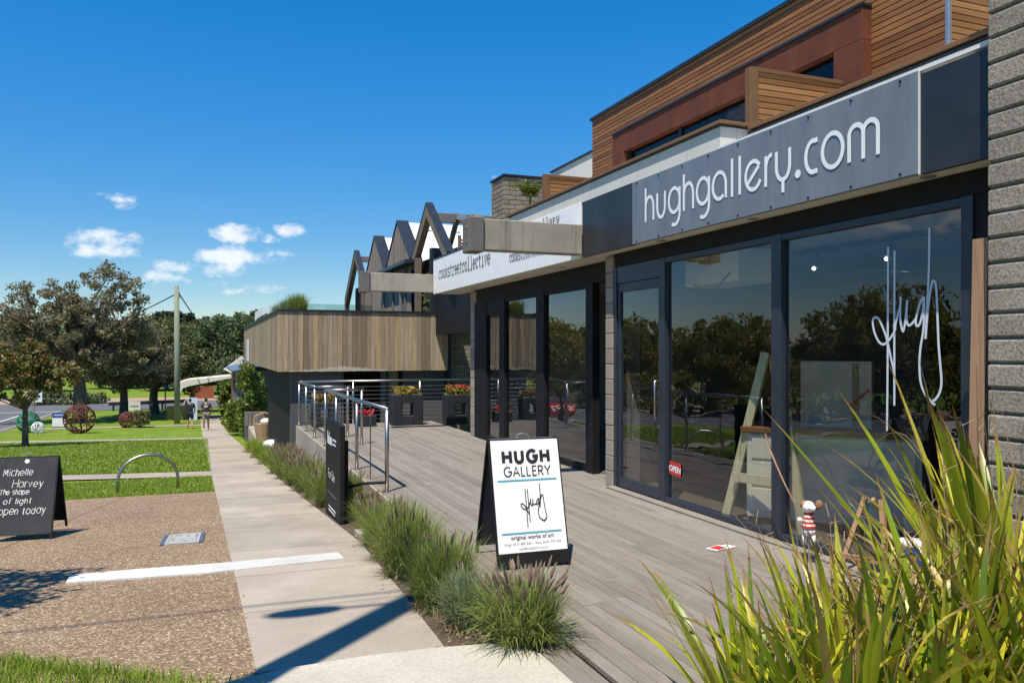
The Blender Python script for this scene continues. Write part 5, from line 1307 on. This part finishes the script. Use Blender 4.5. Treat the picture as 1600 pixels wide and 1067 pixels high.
shrub('conifer', 'small conical conifer standing on the terrace', (5.3, 19.55, 2.5), [(0, 0, .25, .2, .2, .3), (0, 0, .6, .13, .13, .3), (0, 0, .9, .05, .05, .2)], 34, 40, .035, .1, 'leaf_far', 75, 'conifer')
pm = empty('palm', (5.12, 12.5, 3.72), 'small palm sprouting on the roof before the brick chimney', 'palm'); pm.scale = (1.25,)*3
MB().tube([(0, 0, 0), (.02, 0, .45)], [.02, .015], 6).build('stem', M['leaf_hedge'], pm, local=True)
for k in range(8):
    r = random.Random(k); a = k*.8; m = MB(); p = Vector((.02, 0, .42)); dv = Vector((math.cos(a)*.6, math.sin(a)*.6, .8))
    for j in range(9):
        q = p+dv*.055; dv = (dv+Vector((0, 0, -.11))); s_ = dv.cross(Vector((0, 0, 1))).normalized()*(.12*(1-j/11))
        m.add([p, q, q+s_+dv*.04-Vector((0, 0, .03)), p+s_*.8+dv*.02], [(0,1,2,3)]); m.add([p, q, q-s_+dv*.04-Vector((0, 0, .03)), p-s_*.8+dv*.02], [(0,1,2,3)]); p = q
    m.build('frond', M['leaf_hedge'], pm, local=True)
# ------------------------------------------------------------------ street furniture
pp = empty('power_pole', G(-1.67, 57.6), 'pale green treated timber power pole standing on the lawn', 'power pole')
MB().tube([(0, 0, -.3), (0, 0, 4.5), (-.04, 0, 9.15)], [.195, .18, .155], 14).build('pole', M['polegreen'], pp, smooth=True, local=True)
MB().tube([(-.1, -.1, 8.75), (.14, .1, 8.62)], .03, 6).tube([(.15, 0, 8.75), (.15, 0, 8.3)], .02, 6).build('bracket', M['black'], pp, local=True)
def wire(label, a, b, sag, r=.02):
    a = Vector(a); b = Vector(b); o = MB().tube([a.lerp(b, t/12)-Vector((0, 0, sag*4*(t/12)*(1-t/12))) for t in range(13)], r, 5, False).build('overhead_wire', M['black']); return tag(o, label, 'wire')
pt = Vector(pp.location)+Vector((0, 0, 8.65))
wire('black wire running left from the timber power pole', pt, (-13, 92, 3.4), .5, .04); wire('black wire running right and down from the timber power pole', pt+Vector((.1, 0, .0)), (4.5, 108, -1.0), .6, .04)
wire('thin wire crossing low behind the timber power pole', (-60, 125, 6.2), (40, 125, 6.0), .5, .05)
# lamp pole just outside the view, whose shadow crosses the footpath
K0 = Vector((-1.16, 2.72, -.05)); lp2 = empty('street_lamp', K0, 'street lamp pole left of the camera casting the long path shadow', 'street lamp')
MB().tube([(0, 0, 0), (0, 0, 9.35)], [.15, .125], 14).build('pole', M['polegreen'], lp2, smooth=True, local=True)
MB().tube([(0, 0, 8.25), (-.5, -.02, 8.4)], .022, 8).build('arm', M['galv'], lp2, local=True)
MB().sphere((-.75, -.02, 8.42), .27, 14, 8, (1, .42, .3)).build('lamp_head', M['galv'], lp2, smooth=True, local=True)
wire('overhead wire from the lamp pole across the road', K0+Vector((0, 0, 9.2)), (-24, 4.2, 7.5), .3, .016)
def post_sign(name, label, px, py, pw, ph, s, mat, head=None, cat='sign'):
    x, y, z = onground(px, py); root = empty(name, (x, y, z), label, cat, None, R(-8)); k = math.hypot(x, y)*math.cos(math.atan((px-800)/1250)-0)*1/1250
    return root
# blue and white estate sign
sx, sy, sz = onground(93, 668)
es = empty('lawn_sign', (sx, sy, sz), 'blue and white notice board standing on the lawn', 'sign', None, R(-12))
MB().box(-.42, .42, -.02, .02, .0, .9).build('panel', M['whiteplastic'], es, local=True); MB().box(-.421, .421, -.024, .024, .62, .95).build('blue_header', simple('royal_blue', (.03,.09,.30), .5), es, local=True); MB().box(-.421, .421, -.024, .024, .0, .08).build('blue_footer', M['roofblue'], es, local=True)
MB().box(-.44, -.4, -.02, .02, -.2, 0).box(.4, .44, -.02, .02, -.2, 0).build('leg', M['galv'], es, local=True)
MB().box(-.3, .3, -.028, -.025, .78, .82).build('lettering', M['letter'], es, local=True)
x, y, z = onground(53, 676); ss = empty('road_sign', (x, y, z), 'white information sign on a grey post behind the young street tree', 'sign', None, R(-12))
MB().tube([(0, 0, -.2), (0, 0, 3.0)], .04, 8).build('post', M['galv'], ss, local=True); MB().box(-.45, .45, -.05, -.03, 1.75, 2.45).build('panel', M['whiteplastic'], ss, local=True)
MB().box(-.35, .1, -.056, -.052, 2.2, 2.3).box(-.3, .35, -.056, -.052, 2.0, 2.1).box(-.35, .0, -.056, -.052, 1.85, 1.92).build('lettering', M['royal'] if 'royal' in M else bpy_mat if False else simple('dark_blue_ink', (.03,.06,.2), .5), ss, local=True)
x, y, z = onground(210, 643); ws_ = empty('small_sign', (x, y, z), 'small white sign at the edge of the cross road', 'sign')
MB().box(-.45, .45, -.03, .0, .1, .85).build('panel', M['whiteplastic'], ws_, local=True); MB().box(-.3, .3, -.035, -.032, .4, .5).build('lettering', M['inkgrey'], ws_, local=True); MB().box(-.04, .04, .0, .05, -.2, .5).build('post', M['galv'], ws_, local=True)
gr = empty('guard_rail', (-6, 74.6, gz(74.6)), 'low dark guard rail along the cross road behind the pole', 'guard rail')
MB().bar((-7.5, 75, gz(75)+.6), (-1.2, 74.2, gz(74)+.75), .06, .3).build('rail', M['darkmetal'], gr)
for k in range(4): MB().box(-7.2+k*1.9, -7.05+k*1.9, 74.85-k*.24, 75-k*.24, gz(75)-.1, gz(75)+.75).build('post', M['darkmetal'], gr)
# wire and hoop ball sculptures on the lawn
def ring_ball(name, label, px, py, rad, n, tr, mat, seed, dense=0):
    x, y, z = onground(px, py); root = empty(name, (x, y, z), label, 'sculpture', 'ball sculptures on the lawn'); r = random.Random(seed)
    for k in range(n):
        d = Vector((r.gauss(0, 1), r.gauss(0, 1), r.gauss(0, 1))).normalized(); a = d.orthogonal().normalized(); b = d.cross(a); off = r.uniform(-.6, .6)*rad; rr_ = math.sqrt(rad*rad-off*off)
        pts = [Vector((0, 0, rad))+d*off+(a*math.cos(t*6.2832/28)+b*math.sin(t*6.2832/28))*rr_ for t in range(29)]
        MB().tube(pts, tr, 5, False).build('ring', mat, root, local=True)
    return root
M['rust'] = simple('rusty_hoop_steel', (.16,.055,.035), .85, .2, .3); M['greenwire'] = simple('green_wire', (.01,.19,.09), .5); 
ring_ball('ring_sculpture', 'large rusty ball of welded hoops on the lawn', 124, 677, .80, 16, .026, M['rust'], 3)
ring_ball('ring_sculpture', 'green wire ball behind the young street tree', 44, 676, .60, 30, .015, M['greenwire'], 4)
ring_ball('ring_sculpture', 'small white woven ball beside the green wire ball', 59, 677, .32, 16, .016, M['whiteplastic'], 5)
ring_ball('ring_sculpture', 'dark rusty coil ball beside the clipped bush', 199, 668, .5, 22, .018, M['rust'], 6)
# ------------------------------------------------------------------ farther shops down the footpath
aw = empty('cafe_building', (3.0, 66, gz(66)), 'red brick cafe with curved cream awning over the footpath', 'building')
pf = [(-2.3, -1.15), (-2.22, -.72), (-1.95, -.42), (-1.4, -.28), (1.5, -.06), (1.5, -.2), (-1.3, -.62), (-1.75, -.75), (-1.95, -1.1)]
MB().prism([(a+.35, b*1.25-.05) for a, b in pf], 'y', 60.8, 64.5).build('awning', M['bone'], aw)
MB().prism([(1.3, .3), (2.6, 1.3), (2.8, 1.0), (2.3, -.2)], 'y', 62, 62.3).build('canopy_fin', M['bone'], aw)
pier = MB().box(1.80, 2.2, 59.6, 60.0, gz(60)-.1, .45).build('brick_pier', M['mortar'], aw)
bricks(pier, (1.79, 59.58, gz(60)), (1, 0, 0), (0, -1, 0), .42, 3.5, .23, .088, .05, .01, M['redbrick'], 'brick', .5, seed=20, c=0)
MB().box(2.2, 6, 60.0, 78, gz(60)-.2, .2).build('wall', M['black'], aw)
MB().box(-1.5, 1.0, 92.0, 93, gz(90)-.2, gz(90)+1.3).build('far_brick_wall', M['redbrick'], aw)
hs = empty('roadside_house', (2.6, 44, gz(44)), 'low house with blue grey metal roof beyond the terrace box', 'building')
MB().add([(1.35, 44, .62), (4.5, 44, 1.35), (4.5, 56, 1.35), (1.35, 56, .62), (1.35, 44, .54), (4.5, 44, 1.25), (4.5, 56, 1.25), (1.35, 56, .54)], [(0,1,2,3), (7,6,5,4), (0,4,5,1), (1,5,6,2), (2,6,7,3), (3,7,4,0)]).build('roof', M['roofblue'], hs)
MB().box(2.5, 4.4, 45, 56, gz(56), .6).build('wall', M['greywall'], hs)
for yy in (44.6, 48, 52, 55.5): MB().box(1.75, 1.87, yy, yy+.12, gz(yy)-.1, .66).build('verandah_post', M['roofblue'], hs)
for yy in (46, 50, 53): MB().box(2.46, 2.52, yy, yy+1.4, gz(yy)+.9, gz(yy)+2.2).build('window', M['whiteplastic'], hs)
# market canopy behind the walkers
mc = empty('canopy_stand', G(-1.3, 62.5), 'dark flat canopy stand with yellow counter behind the walkers', 'stall')
MB().box(-1.5, 1.0, -1.0, 1.0, 2.35, 2.5, c=.03).build('canopy', M['darkpanel'], mc, local=True); MB().tube([(.55, 0, 0), (.55, 0, 2.4)], .09, 8).build('post', M['frame_wood'], mc, local=True)
MB().tube([(-1.3, 0, 0), (-1.3, 0, 2.4)], .05, 8).build('post', M['frame_wood'], mc, local=True); MB().box(-1.2, .4, -.4, .4, 0, .95, c=.02).build('counter', simple('mustard_paint', (.28,.20,.04), .6), mc, local=True)
bb_ = empty('notice_stand', G(-.72, 56.5), 'pale blue white notice stand beside the walkers', 'sign'); MB().box(-.3, .3, -.03, .03, .3, 1.75).build('panel', simple('pale_blue_board', (.55,.63,.75), .5), bb_, local=True); MB().box(-.3, -.24, -.02, .02, -.1, .3).box(.24, .3, -.02, .02, -.1, .3).build('leg', M['galv'], bb_, local=True)
# items on the ledge by the dark wall
x, y, z = onground(367, 668); bo = empty('bollard', (x, y, z), 'white bollard with blue band beside the footpath', 'bollard'); MB().box(-.09, .09, -.09, .09, -.1, 1.05, c=.015).build('post', M['whiteplastic'], bo, local=True); MB().box(-.095, .095, -.095, .095, .82, .88).build('blue_band', M['roofblue'], bo, local=True)
pb = empty('planter_box', (2.05, 33.3, gz(33.3)), 'grey timber planter box with weathered top boards', 'planter'); MB().box(-.55, .6, -.3, .3, -.1, .62, c=.01).build('box', M['greywall'], pb, local=True)
for k in range(9): MB().box(-.55+k*.128, -.44+k*.128, -.32, -.30, .63, 1.18).build('board', M['old_beam'], pb, local=True)
MB().box(-.55, .6, -.3, .28, .62, 1.15).build('upper_box', M['old_beam'], pb, local=True)
tag(MB().box(1.62, 2.9, 20, 33, -2.2, -1.30, c=.02).build('concrete_ledge', M['path']), 'low concrete ledge in front of the dark wall', 'ledge')
bk = empty('wicker_basket', (1.86, 27.6, -1.30), 'wicker basket on the concrete ledge', 'basket'); m = MB(); m.tube([(0, 0, 0), (0, 0, .25), (0, 0, .55)], [.24, .29, .33], 14); m.build('basket', M['wicker'], bk, smooth=False, local=True)
MB().tube([(-.33, 0, .5), (-.3, 0, .8), (0, 0, .92), (.3, 0, .8), (.33, 0, .5)], .03, 6).build('handle', M['wicker'], bk, local=True)
MB().sphere((.05, -.1, .62), .2, 10, 7, (1, 1, .6)).build('cloth', M['bone'], bk, smooth=True, local=True)
bg_ = empty('white_bag', (1.86, 24.6, -1.30), 'white plastic bag lying on the concrete ledge', 'bag'); MB().sphere((0, 0, .17), .27, 14, 9, (1, .8, .62)).sphere((.22, 0, .28), .16, 10, 7).build('bag', M['whiteplastic'], bg_, smooth=True, local=True)
# ------------------------------------------------------------------ people walking away
def skinmesh(name, pts, edges, mat, parent, root=0, sub=2):
    me = bpy.data.meshes.new(name); me.from_pydata([p[:3] for p in pts], edges, []); o = link(name, me, parent, local=True)
    sk = o.modifiers.new('skin', 'SKIN'); sk.use_smooth_shade = True
    for i, p in enumerate(pts):
        r_ = p[3]; me.skin_vertices[0].data[i].radius = (r_, p[4] if len(p) > 4 else r_); me.skin_vertices[0].data[i].use_root = (i == root)
    s_ = o.modifiers.new('sub', 'SUBSURF'); s_.levels = sub; s_.render_levels = sub; me.materials.append(mat); return o
def person(label, loc, rz, shirt, shorts, shoes, arm_up, stride):
    root = empty('person', loc, label, 'person', 'people walking on the footpath', rz)
    # local: y = walking direction (away), x right, z up; height 1.78
    kx = stride
    hipL, hipR = (-.10, 0, .92), (.10, 0, .92); knL, knR = (-.11, .10*kx, .50), (.11, -.02*kx, .50); anL, anR = (-.11, .06*kx, .09), (.11, -.22*kx, .12); toL, toR = (-.12, .06*kx+.14, .03), (.12, -.22*kx+.13, .04)
    shL, shR = (-.19, 0, 1.44), (.19, 0, 1.44)
    elL, haL = ((-.36, .05, 1.50), (-.20, .10, 1.70)) if arm_up else ((-.27, -.06, 1.16), (-.27, .08, .92))
    elR, haR = (.27, -.02, 1.16), (.26, .14, .95)
    B_ = [(0, 0, .95, .125, .10), (0, 0, 1.15, .125, .095), (0, 0, 1.38, .15, .10), (0, 0, 1.52, .055), (0, .02, 1.62, .075, .085), (0, .02, 1.71, .08, .09),
          (*shL, .068), (*elL, .052), (*haL, .038), (*shR, .068), (*elR, .052), (*haR, .038), (*hipL, .10), (*knL, .07), (*anL, .048), (*toL, .04), (*hipR, .10), (*knR, .07), (*anR, .048), (*toR, .04)]
    hl = Vector(haL)+(Vector(haL)-Vector(elL)).normalized()*.1; hr = Vector(haR)+(Vector(haR)-Vector(elR)).normalized()*.1
    B_ += [(*hl, .022), (*hr, .022)]
    E_ = [(0,1),(1,2),(2,3),(3,4),(4,5),(2,6),(6,7),(7,8),(2,9),(9,10),(10,11),(0,12),(12,13),(13,14),(14,15),(0,16),(16,17),(17,18),(18,19),(8,20),(11,21)]
    skinmesh('body', B_, E_, M['skin'], root)
    S_ = [(0, 0, .90, .19, .145), (0, 0, 1.15, .185, .14), (0, 0, 1.38, .20, .14), (0, 0, 1.49, .09), (*shL, .095), (*(Vector(shL).lerp(Vector(elL), .75)), .078), (*shR, .095), (*(Vector(shR).lerp(Vector(elR), .75)), .078)]
    skinmesh('shirt', S_, [(0,1),(1,2),(2,3),(2,4),(4,5),(2,6),(6,7)], shirt, root)
    T_ = [(0, 0, .95, .17, .135), (*hipL, .125), (*(Vector(hipL).lerp(Vector(knL), .85)), .11), (*hipR, .125), (*(Vector(hipR).lerp(Vector(knR), .85)), .11)]
    skinmesh('shorts', T_, [(0,1),(1,2),(0,3),(3,4)], shorts, root)
    MB().sphere((0, .0, 1.71), .098, 12, 8, (.9, 1.02, 1.0)).build('hair', M['hair'], root, smooth=True, local=True)
    for a, t in ((anL, toL), (anR, toR)): MB().tube([Vector(a)+Vector((0, -.05, -.03)), Vector(a)+Vector((0, .03, -.045)), Vector(t)+Vector((0, .02, 0))], [.045, .05, .035], 8).build('shoe', shoes, root, smooth=True, local=True)
    return root
x, y, z = onground(297, 669.5, .0); person('person in navy shirt and shorts with left hand raised to the head', (x, y, z), R(6), M['fabric_navy'], M['fabric_navy'], M['wicker'], True, 1.0)
x, y, z = onground(322, 672, .03); p2 = person('person in dark brown printed shirt and khaki shorts with white shoes', (x, y, z), R(-4), M['fabric_brown'], M['fabric_khaki'], M['whiteplastic'], False, -1.0)
MB().box(-.1, .1, -.158, -.150, 1.33, 1.38).box(-.07, .06, -.158, -.15, 1.28, 1.31).build('shirt_print', M['whiteplastic'], p2, local=True)
# ------------------------------------------------------------------ parked cars across the road (seen in the glass)
def car(label, loc, rz, paint):
    root = empty('parked_car', loc, label, 'car', 'cars parked along the road', rz)
    side = [(-2.1, .35), (-2.1, .78), (-1.95, .95), (-1.35, 1.0), (-.75, 1.42), (.65, 1.45), (1.35, .98), (2.0, .86), (2.12, .6), (2.1, .32)]
    V = []; n = len(side); ws_ = [.84 if z_ < 1.05 else .66 for _, z_ in side]
    for s in (-1, 1): V += [(x_, s*w_, z_) for (x_, z_), w_ in zip(side, ws_)]
    F = [tuple(range(n)), tuple(reversed(range(n, 2*n)))]+[(i, i+n, (i+1) % n+n, (i+1) % n) for i in range(n)]
    b = MB().add(V, F).build('body', paint, root, local=True); bv = b.modifiers.new('bevel', 'BEVEL'); bv.width = .06; bv.segments = 2
    for s in (-1, 1):
        MB().add([(-1.2, s*.815, 1.02), (1.12, s*.815, 1.02), (.58, s*.70, 1.37), (-.7, s*.70, 1.36)], [(0,1,2,3)]).build('side_window', M['darkpanel'], root, local=True)
        for xx in (-1.3, 1.32):
            w_ = MB().tube([(xx, s*.66, .32), (xx, s*.87, .32)], .32, 18).build('wheel', M['tyre'], root, local=True); MB().tube([(xx, s*.872, .32), (xx, s*.88, .32)], .19, 14).build('rim', M['galv'], w_)
            w_.children[0].location = (0, 0, 0)
        MB().box(2.06, 2.13, s*.5-.13, s*.5+.13, .62, .76, c=.02).build('headlight', M['whiteplastic'], root, local=True)
    MB().add([(.72, -.6, 1.41), (.72, .6, 1.41), (1.33, .72, 1.02), (1.33, -.72, 1.02)], [(0,1,2,3)]).build('windscreen', M['darkpanel'], root, local=True)
    return root
def carpaint(n, c): return simple(n, c, .25, 0, .02)
car('red hatchback parked across the road, mirrored in the shop glass', (-12.6, 50.5, gz(50.5)+.02), R(-88), carpaint('red_car_paint', (.5,.02,.02)))
car('white car parked farther down the road, mirrored in the shop glass', (-16.5, 68, gz(68)+.02), R(-88), carpaint('white_car_paint', (.75,.76,.78)))
# ------------------------------------------------------------------ things in and before the shop windows
def easel(name, label, loc, rz, h, w_, mat, t=.07):
    root = empty(name, loc, label, 'easel', None, rz)
    MB().bar((-w_/2, 0, 0), (-.06, .16, h), t, .035, up=(0, 1, 0)).build('leg', mat, root, local=True); MB().bar((w_/2, 0, 0), (.06, .16, h), t, .035, up=(0, 1, 0)).build('leg', mat, root, local=True)
    MB().bar((0, .75, 0), (-.02, .2, h*.98), t*.8, .03, up=(0, 1, 0)).build('back_leg', mat, root, local=True); MB().bar((-w_*.36, -.035, h*.27), (w_*.36, -.035, h*.27), .03, t, up=(0, 0, 1)).build('crossbar', mat, root, local=True)
    return root
easel('easel', 'tall pale pine easel just inside the shop window', (4.86, 6.12, .012), R(-68), 1.62, .80, M['pine'], .085)
cab = empty('counter_cabinet', (5.55, 5.95, .012), 'cream drawer counter with timber top inside the shop', 'counter', None, R(-50)); MB().box(-.75, .75, -.3, .3, .06, .86, c=.01).build('body', M['bone'], cab, local=True); MB().box(-.8, .8, -.34, .34, .862, .92, c=.008).build('top', M['slatx'], cab, local=True)
for k in range(3): MB().box(-.7, .7, -.315, -.302, .12+k*.25, .34+k*.25, c=.004).build('drawer', M['bone'], cab, local=True)
cv = empty('wrapped_canvas', (5.55, 5.9, .933), 'wrapped cardboard parcel standing on the counter', 'parcel', None, R(-55)); M['card'] = simple('cardboard', (.62,.50,.36), .8)
MB().box(-.33, .3, -.06, .06, 0, .62, c=.006).build('parcel', M['card'], cv, local=True); MB().box(.13, .19, -.066, -.062, .02, .6).build('tape', M['wicker'], cv, local=True); MB().bar((.1, -.07, .2), (.28, -.07, .36), .004, .02).build('red_ribbon', M['red'], cv, local=True)
se = easel('easel', 'small brown table easel standing behind the strap leaved plants', (4.46, 4.5, .0), R(-70), .56, .36, M['ply'], .032)
tr = empty('track_light', (6.3, 5.6, 2.78), 'ceiling track with small lit spotlights inside the gallery', 'track light'); MB().box(-.03, .03, -1.9, 1.9, -.05, 0).build('track', M['black'], tr, local=True)
M['bulb'] = emis('lit_spotlight', (1, .93, .8), 14)
for k in range(4):
    yy = -1.6+k*1.0; s_ = MB().tube([(0, yy, -.05), (0, yy, -.14), (-.05, yy, -.22)], [.012, .03, .045], 10).build('spotlight', M['black'], tr, local=True); MB().sphere((-.06, yy, -.23), .017, 10, 6).build('bulb', M['bulb'], s_, local=True)
ac = empty('ceiling_unit', (5.6, 7.6, 2.4), 'cream boxed unit hanging under the shop ceiling', 'air conditioner'); MB().box(-.3, .3, -.5, .5, 0, .36, c=.02).build('body', M['bone'], ac, local=True)
MB().tube([(-.3, -.4, .1), (-.34, -.1, -.12), (-.3, .3, .02)], .008, 5).build('cable', M['black'], ac, local=True)
wp = empty('leaning_plank', (4.28, 3.42, 0), 'raw timber plank leaning against the block pier', 'plank'); MB().add([(0, 0, 0), (.03, 0, 0), (.03, .1, 0), (0, .1, 0), (.04, -.02, 2.32), (.07, -.02, 2.32), (.07, .08, 2.32), (.04, .08, 2.32)], [(0,3,2,1), (4,5,6,7), (0,1,5,4), (1,2,6,5), (2,3,7,6), (3,0,4,7)]).build('plank', M['ply'], wp, local=True)
# painted dog ornament on a stake
dg_ = empty('dog_ornament', (4.40, 4.99, .0), 'small dog ornament in red striped jumper on a stake by the window', 'ornament', None, R(-60))
M['fur'] = simple('white_painted_fur', (.78,.75,.70), .8, 0, .1, 30); M['brownfur'] = simple('brown_painted_fur', (.28,.15,.08), .8); 
MB().tube([(0, 0, 0), (0, 0, .2)], .006, 6).build('stake', M['galv'], dg_, local=True)
MB().sphere((0, 0, .25), .055, 12, 8, (1, .9, .8)).tube([(-.03, 0, .22), (-.035, -.01, .14)], [.022, .018], 8).tube([(.03, 0, .22), (.035, -.01, .14)], [.022, .018], 8).build('body', M['fur'], dg_, smooth=True, local=True)
for k in range(7): MB().tube([(0, 0, .275+k*.0165), (0, 0, .2912+k*.0165)], [.056-k*.003, .0545-k*.003], 16).build('jumper_stripe', M['red'] if k % 2 == 0 else M['fur'], dg_, local=True)
MB().sphere((0, -.01, .435), .05, 12, 8, (1, 1.0, .95)).tube([(.02, -.03, .43), (.07, -.055, .437)], [.028, .016], 8).sphere((-.06, -.03, .33), .022, 8, 6).build('head', M['fur'], dg_, smooth=True, local=True)
MB().sphere((-.03, -.005, .45), .042, 10, 7, (.9, 1.05, .8)).sphere((.075, .01, .46), .03, 10, 7, (1, .4, 1.2)).build('ear', M['brownfur'], dg_, smooth=True, local=True); MB().sphere((.077, -.058, .44), .009, 8, 6).build('nose', M['black'], dg_, local=True)
bl = empty('bark_blade', (4.42, 5.35, .35), 'curved brown bark blade hanging beside the mullion', 'ornament'); V = []; F = []
for i in range(9):
    t = i/8; w_ = .004+.022*math.sin(math.pi*min(1, t*1.05)); yb, zb = .19-.30*t-.06*t*t, .60-.52*t; V += [(0, yb-w_, zb-w_*.4), (.01, yb, zb), (0, yb+w_, zb+w_*.4)]
for i in range(8): a = 3*i; F += [(a, a+1, a+4, a+3), (a+1, a+2, a+5, a+4)]
MB().add(V, F).build('blade', M['ply'], bl, local=True); MB().tube([(.01, -.17, .08), (.02, -.19, -.35)], .003, 5).build('stem', M['galv'], bl, local=True)
br = empty('brochures', (4.02, 5.62, .004), 'red and white brochures lying on the deck', 'brochures', None, R(20)); br.scale = (.7,)*3; MB().box(-.16, .1, -.08, .08, 0, .008).build('sheet', M['whiteplastic'], br, local=True); MB().box(-.12, .03, -.07, .05, .0085, .016).build('sheet', M['red'], br, local=True); MB().box(.02, .2, -.1, .04, .0, .0065).build('sheet', M['sheet'], br, local=True)
wh = empty('wire_arch', (4.2, 3.95, 0), 'thin grey wire garden arch beside the pier', 'garden arch'); MB().tube([(0, .28*math.cos(math.pi*k/14)+0, .62+.5*math.sin(math.pi*k/14)) if 0 < k < 14 else (0, .28 if k == 0 else -.28, 0) for k in range(15)], .004, 6).build('arch', M['bark'], wh, local=True)
bw = empty('blue_ornament', (4.3, 3.9, 0), 'blue and white painted garden ornament half hidden by leaves', 'ornament'); bw.scale = (.8,)*3; M['cobalt'] = simple('cobalt_paint', (.02,.10,.36), .35)
MB().tube([(0, 0, 0), (0, 0, .12), (0, 0, .3), (0, 0, .42), (0, 0, .5)], [.09, .13, .15, .11, .14], 16).build('vase', M['cobalt'], bw, smooth=True, local=True); MB().tube([(0, 0, .50), (0, 0, .52)], .145, 16).build('rim', M['whiteplastic'], bw, local=True); MB().tube([(0, 0, .2), (0, 0, .24)], [.146, .15], 16).build('band', M['whiteplastic'], bw, local=True)
# collective interior
pn = empty('painting', (6.2, 10.4, 1.0), 'framed dark red and blue painting inside the second shop', 'painting', None, R(-60)); MB().box(-.42, .42, -.02, .02, 0, 1.15, c=.004).build('frame', M['frame_wood'], pn, local=True)
def paintm():
    m, t, p = base_mat('stormy_painting', .5); n = noise(t, pos(t, (1, 1, 1.2)), 2.4, 6, .6, .8); t.links.new(ramp(t, n, [(.3, (.04,.04,.05)), (.48, (.22,.05,.06)), (.6, (.20,.24,.30)), (.75, (.12,.22,.38))]), p.inputs['Base Color']); return m
MB().box(-.39, .39, -.026, -.022, .03, 1.12).build('canvas', paintm(), pn, local=True)
wc = empty('white_chair', (5.9, 9.75, .012), 'white moulded lounge chair inside the second shop', 'chair', None, R(-30)); MB().prism([(-.35, .22), (.05, .16), (.3, .42), (.32, .40), (.07, .13), (-.35, .19)], 'y', -.25, .25).build('shell', M['whiteplastic'], wc, local=True); MB().tube([(0, 0, .16), (0, 0, 0)], .02, 8).build('leg', M['steel'], wc, local=True)
tb = empty('display_shelf', (7.4, 12.5, .012), 'pale display shelf at the back of the second shop', 'shelf'); 
for k in range(4): MB().box(-.2, .2, -1, 1, .3+k*.5, .34+k*.5).build('shelf', M['bone'], tb, local=True)
MB().box(-.2, .2, -1.03, -1.0, 0, 1.9).box(-.2, .2, 1.0, 1.03, 0, 1.9).build('side', M['bone'], tb, local=True)

# fallen leaves on the paving (uncountable scatter)
lr = np.random.RandomState(12); n = 420; lx = lr.uniform(-2.6, 1.9, n); ly = 4.3+lr.uniform(0, 1, n)**1.6*12; k = lr.rand(n) < .5; lx[k] = 1.36+lr.normal(0, .1, k.sum())
lz = np.interp(ly, PY, PZ)+.036; c = np.stack([lx, ly, lz], 1); a = lr.uniform(0, 6.28, n); s_ = lr.uniform(.006, .02, n)
d = np.stack([np.cos(a)*s_, np.sin(a)*s_, lr.uniform(.0, .006, n)], 1); e = np.stack([-np.sin(a)*s_*.35, np.cos(a)*s_*.35, lr.uniform(.0, .004, n)], 1)
tag(link('leaf_litter', quads_mesh('leaf_litter', np.stack([c-d, c-e, c+d, c+e], 1), M['straw'])), 'dry leaf litter scattered on the footpath and forecourt', 'leaf litter', kind='stuff')
